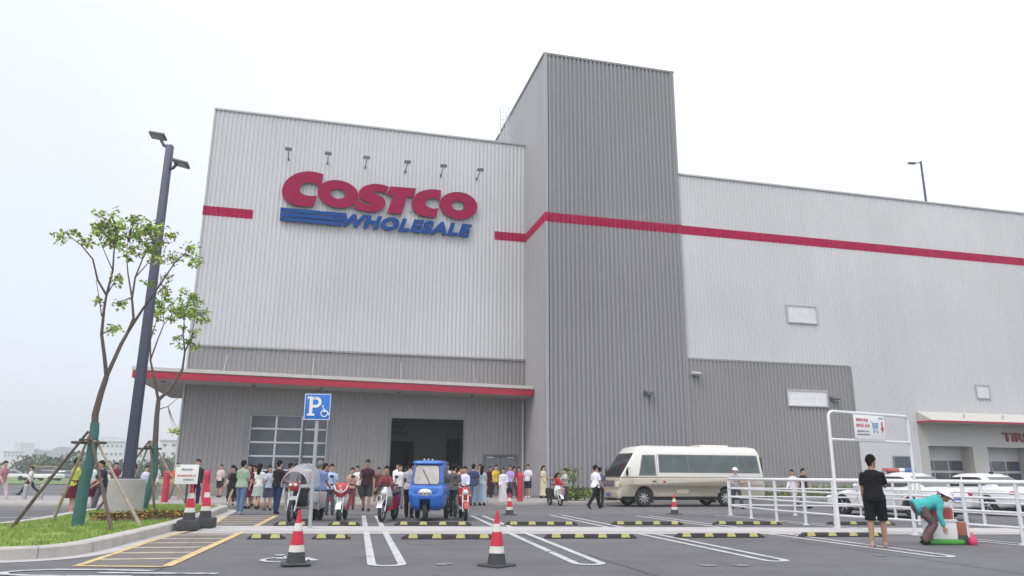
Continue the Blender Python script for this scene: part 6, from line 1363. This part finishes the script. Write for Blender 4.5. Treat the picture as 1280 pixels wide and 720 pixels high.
# outside the left wall
person('woman in pale pink blouse and dark shorts leaning against the ribbed wall', -14.5, 38.6, 0, 1.58, HOLD, ('tee', (205, 185, 185)), ('shorts', (48, 45, 52)), 'short', female=True, z=Z1)
person('woman in black dress walking left of the green-shirted man', -10.75, 30.0, -30, 1.60, WALK, ('dress', (32, 30, 34)), ('dress_skirt', (32, 30, 34)), 'pony', female=True, shoes=(20, 20, 20))
person('man in pale green polo shirt and blue jeans seen from behind', -8.78, 25.3, 165, 1.70, pose(legL=(6, 2), legR=(-6, 2), armL=(20, 6, 70), armR=(15, 6, 60)), ('tee', (150, 172, 152)), ('jeans', (95, 120, 155)), 'short', vox=.016, big=1.06, shoes=(150, 150, 170))
person('person in dark red dress behind the green-shirted man', -9.95, 29.4, -20, 1.62, STAND, ('dress', (95, 28, 40)), ('dress_skirt', (95, 28, 40)), 'long', female=True)
person('woman in white blouse and pale grey skirt with long dark hair', -9.4, 28.9, 170, 1.66, pose(legL=(14, 4), legR=(-12, 14)), ('tee', (222, 222, 222)), ('skirt', (168, 178, 172)), 'long', female=True, shoes=(60, 40, 40))
person('person in bright orange trousers beside the woman in pale grey skirt', -9.95, 30.2, 30, 1.60, WALK, ('tee', (150, 60, 60)), ('trousers', (225, 95, 65)), 'short', female=True)
person('child in white top with dark print left of the man in black shirt', -9.55, 30.5, 0, 1.42, STAND, ('tee', (208, 214, 228)), ('shorts', (190, 198, 212)))
person('man in black shirt and dark blue jeans by the canopied motorcycle', -7.75, 25.8, 160, 1.72, pose(legL=(7, 2), legR=(-8, 3), armL=(18, 6, 60), armR=(15, 6, 55)), ('tee', (34, 32, 38)), ('jeans', (42, 55, 92)), 'short', vox=.016, big=1.06)
person('person in grey shirt behind the canopied motorcycle, left side', -8.2, 29.4, 10, 1.64, STAND, ('tee', (120, 118, 125)), ('trousers', (60, 60, 70)))
person('grey-haired man in light blue shirt and black trousers right of the sign post', -5.62, 22.7, 178, 1.66, pose(legL=(3, 0), legR=(-3, 0), armL=(15, 6, 50), armR=(15, 6, 50)), ('tee', (120, 140, 185)), ('trousers', (28, 28, 34)), 'grey', vox=.016, big=1.1, skin='skin_tan')
person('person in pale blue shirt hidden beside the grey-haired man', -5.9, 25.4, 20, 1.60, STAND, ('tee', (165, 190, 215)), ('trousers', (80, 85, 100)))
person('person with a dark ponytail behind the red and white scooter', -6.0, 29.2, 10, 1.52, HOLD, ('tee', (190, 150, 140)), ('trousers', (120, 60, 70)), 'pony', female=True)
# centre
person('person in white shirt and dark trousers walking beside the man in maroon shirt', -6.95, 35.0, -15, 1.68, WALK2, ('tee', (215, 216, 220)), ('trousers', (62, 64, 70)))
person('man in maroon shirt and dark olive shorts walking towards the camera', -5.2, 28.0, 8, 1.80, pose(legL=(10, 4), legR=(-8, 14), armL=(6, 10, 15), armR=(22, 8, 95), lean=2), ('tee', (62, 34, 46)), ('shorts', (58, 62, 55)), 'short', skin='skin_tan', vox=.016, big=1.06)
person('rider in brown top sitting on the grey and red motorbike', -3.72, 23.2, -4, 1.60, RIDE, ('long', (120, 60, 66)), ('trousers', (60, 50, 55)), 'bun', female=True)
person('woman in white top and pink trousers right of the motorbike', -4.85, 33.8, 10, 1.62, HOLD, ('tee', (222, 215, 220)), ('trousers', (222, 130, 165)), 'long', female=True)
person('man in white shirt behind the woman in pink trousers', -5.15, 35.0, 30, 1.70, WALK, ('long', (225, 225, 230)), ('trousers', (120, 60, 75)), z=Z1)
person('person in dark navy dress in front of the entrance', -4.45, 35.4, 170, 1.60, STAND, ('dress', (38, 38, 62)), ('long_skirt', (38, 38, 62)), 'long', female=True, z=Z1)
person('man in white top and black trousers just left of the blue three-wheeler', -3.15, 24.2, 172, 1.68, pose(legL=(4, 0), legR=(-4, 2), armL=(14, 5, 35), armR=(12, 5, 40)), ('tee', (175, 172, 178)), ('trousers', (30, 30, 36)), 'short', vox=.016)
dk = 'people inside the dark entrance'
for i, (sx, sp_, H_2, rgb, hr_, lb) in enumerate([(1.7, 1.3, 1.66, (140, 60, 60), 'long', 'person in brick red shirt inside the entrance, at the left jamb'), (2.3, 2.2, 1.72, (60, 60, 70), 'short', 'person in slate shirt inside the entrance, left of the three-wheeler roof'), (3.6, 2.6, 1.7, (90, 85, 90), 'short', 'person in grey shirt deep inside the entrance, above the three-wheeler roof'), (4.5, 1.6, 1.66, (170, 60, 70), 'short', 'person in crimson shirt inside the entrance, right of the three-wheeler roof'), (4.95, .9, 1.7, (120, 110, 100), 'long', 'person in khaki top inside the entrance, at the right jamb'), (2.9, 1.5, 1.68, (190, 190, 195), 'short', 'person in pale shirt inside the entrance, just left of the three-wheeler')]):
    q_ = at_f(sx, sp_ , Z1); person(lb, q_.x, q_.y, random.choice((170, 10, -40, 120)), H_2, random.choice((STAND, HOLD, WALK)), ('tee', rgb), ('trousers', (45, 45, 52)), hr_, z=Z1, group=dk, vox=.024)
person('person in white sleeves and crimson trousers right of the three-wheeler', -3.0, 36.3, 20, 1.70, WALK, ('long', (220, 205, 210)), ('trousers', (180, 35, 70)), 'short', z=Z1)
person('person in red and black top right behind the three-wheeler', -2.5, 35.6, 170, 1.68, HOLD, ('tee', (130, 45, 60)), ('trousers', (60, 30, 40)), 'long', female=True, z=Z1)
person('man in olive grey shirt and dark trousers beside the small red scooter', -1.83, 24.9, 165, 1.62, pose(legL=(5, 2), legR=(-5, 3), armL=(14, 8, 40), armR=(12, 8, 40)), ('tee', (98, 96, 90)), ('trousers', (58, 60, 56)), 'short', vox=.016, big=1.08)
person('person in white and pale blue shirt behind the small red scooter', -1.66, 28.0, -20, 1.58, HOLD, ('long', (205, 210, 232)), ('shorts', (190, 170, 175)), 'short', female=True)
person('man in navy shirt and blue jeans with his back turned, centre', -1.62, 33.4, 175, 1.74, pose(legL=(6, 2), legR=(-9, 10), armL=(14, 8, 40), armR=(14, 8, 40)), ('tee', (62, 70, 108)), ('jeans', (110, 130, 160)), 'short', big=1.12, group=None)
person('woman in long pale blue dress right of the man in navy shirt', -1.25, 33.9, 165, 1.68, STAND, ('dress', (160, 180, 195)), ('long_skirt', (160, 180, 195)), 'long', female=True)
person('person in dark maroon dress in front of the steel door', -1.15, 42.1, 10, 1.60, STAND, ('dress', (62, 28, 38)), ('long_skirt', (62, 28, 38)), 'long', female=True, z=Z1)
person('person in yellow top in front of the steel door', -.78, 40.0, 25, 1.72, WALK, ('tee', (205, 178, 50)), ('trousers', (60, 55, 60)), 'short', z=Z1)
person('woman in long white dress with a dark bag near the steel door', -.33, 34.9, 5, 1.60, HOLD, ('long', (215, 212, 222)), ('long_skirt', (208, 200, 204)), 'long', female=True, shoes=(200, 195, 200))
person('person in violet and white shirt right of the woman in long white dress', -.03, 39.8, -10, 1.64, HOLD, ('tee', (165, 155, 205)), ('trousers', (85, 80, 95)), 'short', z=Z1)
person('person in grey top walking between the white dress and the right bollard', .12, 40.6, 60, 1.62, WALK, ('tee', (90, 90, 100)), ('trousers', (85, 85, 95)), 'short', z=Z1)
person('woman in dark red top behind the right bollard', .42, 39.9, 20, 1.56, STAND, ('tee', (160, 35, 50)), ('trousers', (80, 35, 50)), 'long', female=True, z=Z1)
bag('dark bag held by the woman in long white dress', -.08, 34.85, .62, 0, (40, 30, 40))
person('young man in white tee shirt and navy shorts right of the drainpipe', .93, 41.3, -15, 1.72, HOLD, ('tee', (218, 220, 232)), ('shorts', (42, 44, 72)), 'short', z=Z1, shoes=(225, 225, 230))
person('woman in pale yellow dress with a ponytail, left of the white scooter', 1.75, 41.0, 50, 1.66, HOLD, ('dress', (205, 198, 165)), ('long_skirt', (190, 182, 140)), 'pony', female=True, z=Z1)
person('child in red and white jacket on the white scooter', 2.05, 34.45, 75, 1.30, pose(legL=(68, 75), legR=(64, 72), armL=(45, 10, 25), armR=(45, 10, 25), lean=6, seat=.82), ('long', (190, 40, 55)), ('trousers', (200, 150, 160)), 'long', female=True, head_dip=10)
person('boy in pale grey shirt standing behind the white scooter', 2.55, 36.2, -60, 1.60, pose(armL=(40, 8, 30), armR=(35, 8, 30)), ('tee', (168, 178, 172)), ('trousers', (70, 70, 80)), 'short')
person('man in white shirt and black trousers walking past the minibus nose', 3.42, 31.2, 128, 1.76, pose(legL=(24, 4), legR=(-28, 14), armL=(10, 10, 45), armR=(12, 8, 30), lean=2), ('tee', (232, 232, 236)), ('trousers', (26, 26, 32)), 'short', vox=.016)
person('person in dark clothes almost hidden behind the man in white shirt', 3.85, 33.3, 170, 1.70, WALK, ('tee', (90, 95, 120)), ('trousers', (30, 30, 36)), 'short')
person('man in white cap and grey vest behind the left end of the railing', 9.35, 32.1, 20, 1.66, pose(armL=(25, 8, 70), armR=(20, 8, 60), hat=(235, 235, 240), legL=(20, 10), legR=(-8, 10)), ('vest', (150, 155, 170)), ('trousers', (70, 72, 85)), 'cap')
person('person in white top seen through the railing near the dark panel wall edge', 12.1, 33.1, -40, 1.64, WALK, ('long', (215, 210, 215)), ('trousers', (180, 175, 185)), 'pony', female=True)
person('person in black tee shirt seen through the railing beside the one in white', 12.5, 33.0, 30, 1.68, WALK2, ('tee', (36, 34, 42)), ('trousers', (140, 145, 150)), 'short')
# more of the crowd, packed behind the front figures
for (x_, y_, f_, h_, ps_, tp_, bt_, hr_, fm, lb) in [
 (-11.6, 32.2, 20, 1.66, WALK, ('tee', (88, 84, 92)), ('trousers', (58, 56, 62)), 'short', False, 'person in slate tee shirt just left of and behind the woman in black dress'),
 (-10.5, 31.6, -25, 1.60, HOLD, ('tee', (200, 150, 150)), ('skirt', (70, 40, 52)), 'long', True, 'woman in salmon top just behind the woman in black dress'),
 (-9.1, 31.8, 150, 1.70, STAND, ('tee', (70, 40, 60)), ('trousers', (50, 45, 55)), 'short', False, 'man in plum shirt seen over the shoulder of the man in black shirt'),
 (-8.75, 28.0, 30, 1.56, PHONE, ('tee', (180, 190, 205)), ('shorts', (80, 80, 95)), 'long', True, 'girl in ice blue top with a phone, tucked behind the man in black shirt'),
 (-7.25, 30.2, -10, 1.68, STAND, ('tee', (52, 58, 80)), ('trousers', (40, 40, 48)), 'short', False, 'man in ink blue shirt seen through the clear rain canopy'),
 (-6.6, 27.2, 165, 1.64, HOLD, ('tee', (160, 40, 60)), ('trousers', (70, 50, 60)), 'pony', True, 'woman in raspberry top just right of the rain canopy'),
 (-5.75, 33.6, 15, 1.62, WALK, ('tee', (110, 60, 55)), ('shorts', (60, 55, 55)), 'short', False, 'man in rust shirt behind the rider of the grey and red motorbike'),
 (-4.3, 30.0, 10, 1.66, HOLD, ('tee', (215, 212, 216)), ('trousers', (120, 118, 125)), 'long', True, 'woman in off-white top and grey trousers left of the black-trousered man by the three-wheeler'),
 (-3.75, 31.2, 170, 1.70, STAND, ('tee', (45, 44, 58)), ('trousers', (34, 34, 42)), 'short', False, 'man in near-black shirt squeezed left of the blue three-wheeler'),
 (-2.2, 33.0, 165, 1.68, WALK, ('tee', (190, 186, 190)), ('trousers', (70, 68, 76)), 'short', False, 'man in light grey tee shirt behind the small red scooter'),
 (-1.95, 30.6, -15, 1.58, PHONE, ('tee', (200, 70, 85)), ('shorts', (60, 60, 72)), 'long', True, 'girl in coral top right of the three-wheeler cab'),
 (-1.45, 36.8, 20, 1.66, HOLD, ('tee', (120, 124, 112)), ('trousers', (66, 60, 58)), 'short', False, 'person in sage shirt behind the man in navy shirt'),
 (-2.9, 38.6, 5, 1.68, STAND, ('tee', (96, 40, 44)), ('trousers', (50, 44, 50)), 'short', False, 'person in oxblood shirt at the foot of the right jamb of the entrance'),
 (-4.6, 37.8, -10, 1.64, HOLD, ('long', (205, 200, 192)), ('skirt', (90, 84, 90)), 'bun', True, 'woman in cream blouse and grey skirt on the pavement before the entrance'),
 (-15.9, 32.6, -60, 1.66, WALK2, ('tee', (70, 66, 80)), ('trousers', (52, 50, 60)), 'short', False, 'man in charcoal shirt striding behind the second tree'),
 (-20.4, 36.2, 80, 1.70, WALK, ('tee', (96, 48, 58)), ('trousers', (74, 66, 80)), 'short', False, 'man in brick shirt walking left of the woman in pink top')]:
    person(lb, x_, y_, f_, h_, ps_, tp_, bt_, hr_, female=fm, z=(Z1 if y_ > 36 else 0), vox=.022)
# right foreground
person('man in black tee shirt and black shorts standing by the railing, right foreground', 7.1, 15.15, 148, 1.74, pose(legL=(-6, 3), legR=(10, 6), armL=(6, 6, 18), armR=(38, 4, 105), lean=-1), ('tee', (24, 23, 28)), ('shorts', (20, 21, 27)), 'short', skin='skin_tan', vox=.011, big=1.0, shoes=(150, 130, 120), head_turn=-28)
person('person in teal jacket and pale sun hat bending over boxes, right foreground', 8.30, 15.85, 78, 1.60, pose(lean=72, legL=(50, 84), legR=(36, 70), armL=(50, 10, 26), armR=(62, 10, 20), hat=(222, 212, 222)), ('jacket', (66, 165, 166)), ('trousers', (105, 85, 85)), 'sunhat', skin='skin_tan', female=True, vox=.011, head_dip=2, big=1.14)
# goods on the ground by the bending person
mb = MB(); mb.box((0, 0, .05), (.72, .42, .10)); o = mb.build('green_mat', 'green', bevel=.045); o.location = (8.82, 16.05, 0); tag(o, 'bright green plastic bag lying flat under the white box', 'bag')
t = thing('white_box', 'white foam box standing on the green bag', 'box', (8.80, 16.05, .10), .1)
mb = MB(); mb.bx(-.27, .27, -.16, .16, 0, .34); mb.build('box_body', 'paper', t, bevel=.015); mb = MB(); mb.bx(-.285, .285, -.175, .175, .34, .39); mb.build('lid', 'paper', t, bevel=.01)
t = thing('carton', 'red-brown printed carton on top of the white foam box', 'box', (8.76, 16.03, .49), .15)
mb = MB(); mb.bx(-.25, .25, -.15, .15, 0, .23); mb.build('carton_body', 'carton', t, bevel=.008); mb = MB(); mb.bx(-.255, .255, -.03, .03, .225, .236); mb.build('tape', 'stake_pale', t)
mb = MB()
for k in range(6): mb.bx(-.21+k*.07, -.17+k*.07, -.157, -.15, .05, .18)
mb.build('printed_band', 'boll', t)
t = thing('small_carton', 'small brown carton beside the white foam box', 'box', (9.19, 16.0, .08), -.3)
mb = MB(); mb.bx(-.10, .10, -.09, .09, .10, .36); mb.build('carton_body', 'carton', t, bevel=.008); mb = MB(); mb.bx(-.105, .105, -.02, .02, .355, .365); mb.build('tape', 'stake_pale', t); mb = MB(); mb.bx(-.11, .11, -.10, .10, -.08, .10); mb.build('tray', 'cone_base', t, bevel=.01)
t = thing('pink_bag', 'bright pink plastic bag at the right end of the boxes', 'bag', (9.33, 15.85, 0), 0)
mb = MB(); mb.rings([[Vector((a*math.cos(q)*(1+.12*math.sin(3*q+z*9)), b*math.sin(q), z)) for q in [2*math.pi*i/16 for i in range(16)]] for z, a, b in ((.0, .09, .07), (.06, .12, .09), (.16, .11, .08), (.24, .04, .03), (.28, .06, .02))]); mb.build('bag_body', 'pink', t, smooth=True, ang=70)
t.scale = (.75, .75, .75)
mb = MB(); mb.tube([(-.03, 0, .25), (-.025, 0, .33), (.02, 0, .33), (.03, 0, .25)], .012, 6); mb.build('handle', 'pink', t)

# ======================= AIR =======================
HAZE = True
if HAZE:
    mb = MB(); mb.bx(-640, 300, -60, 560, -1.0, 40); hz = mb.build('haze', 'white'); hz['kind'] = 'stuff'
    hm = bpy.data.materials.new('haze_air'); hm.use_nodes = True; n = hm.node_tree.nodes; n.clear()
    pv = n.new('ShaderNodeVolumePrincipled'); pv.inputs['Color'].default_value = (.95, .97, 1, 1); pv.inputs['Density'].default_value = .0012; pv.inputs['Anisotropy'].default_value = .2
    ou = n.new('ShaderNodeOutputMaterial'); hm.node_tree.links.new(pv.outputs[0], ou.inputs['Volume'])
    hz.data.materials.clear(); hz.data.materials.append(hm)
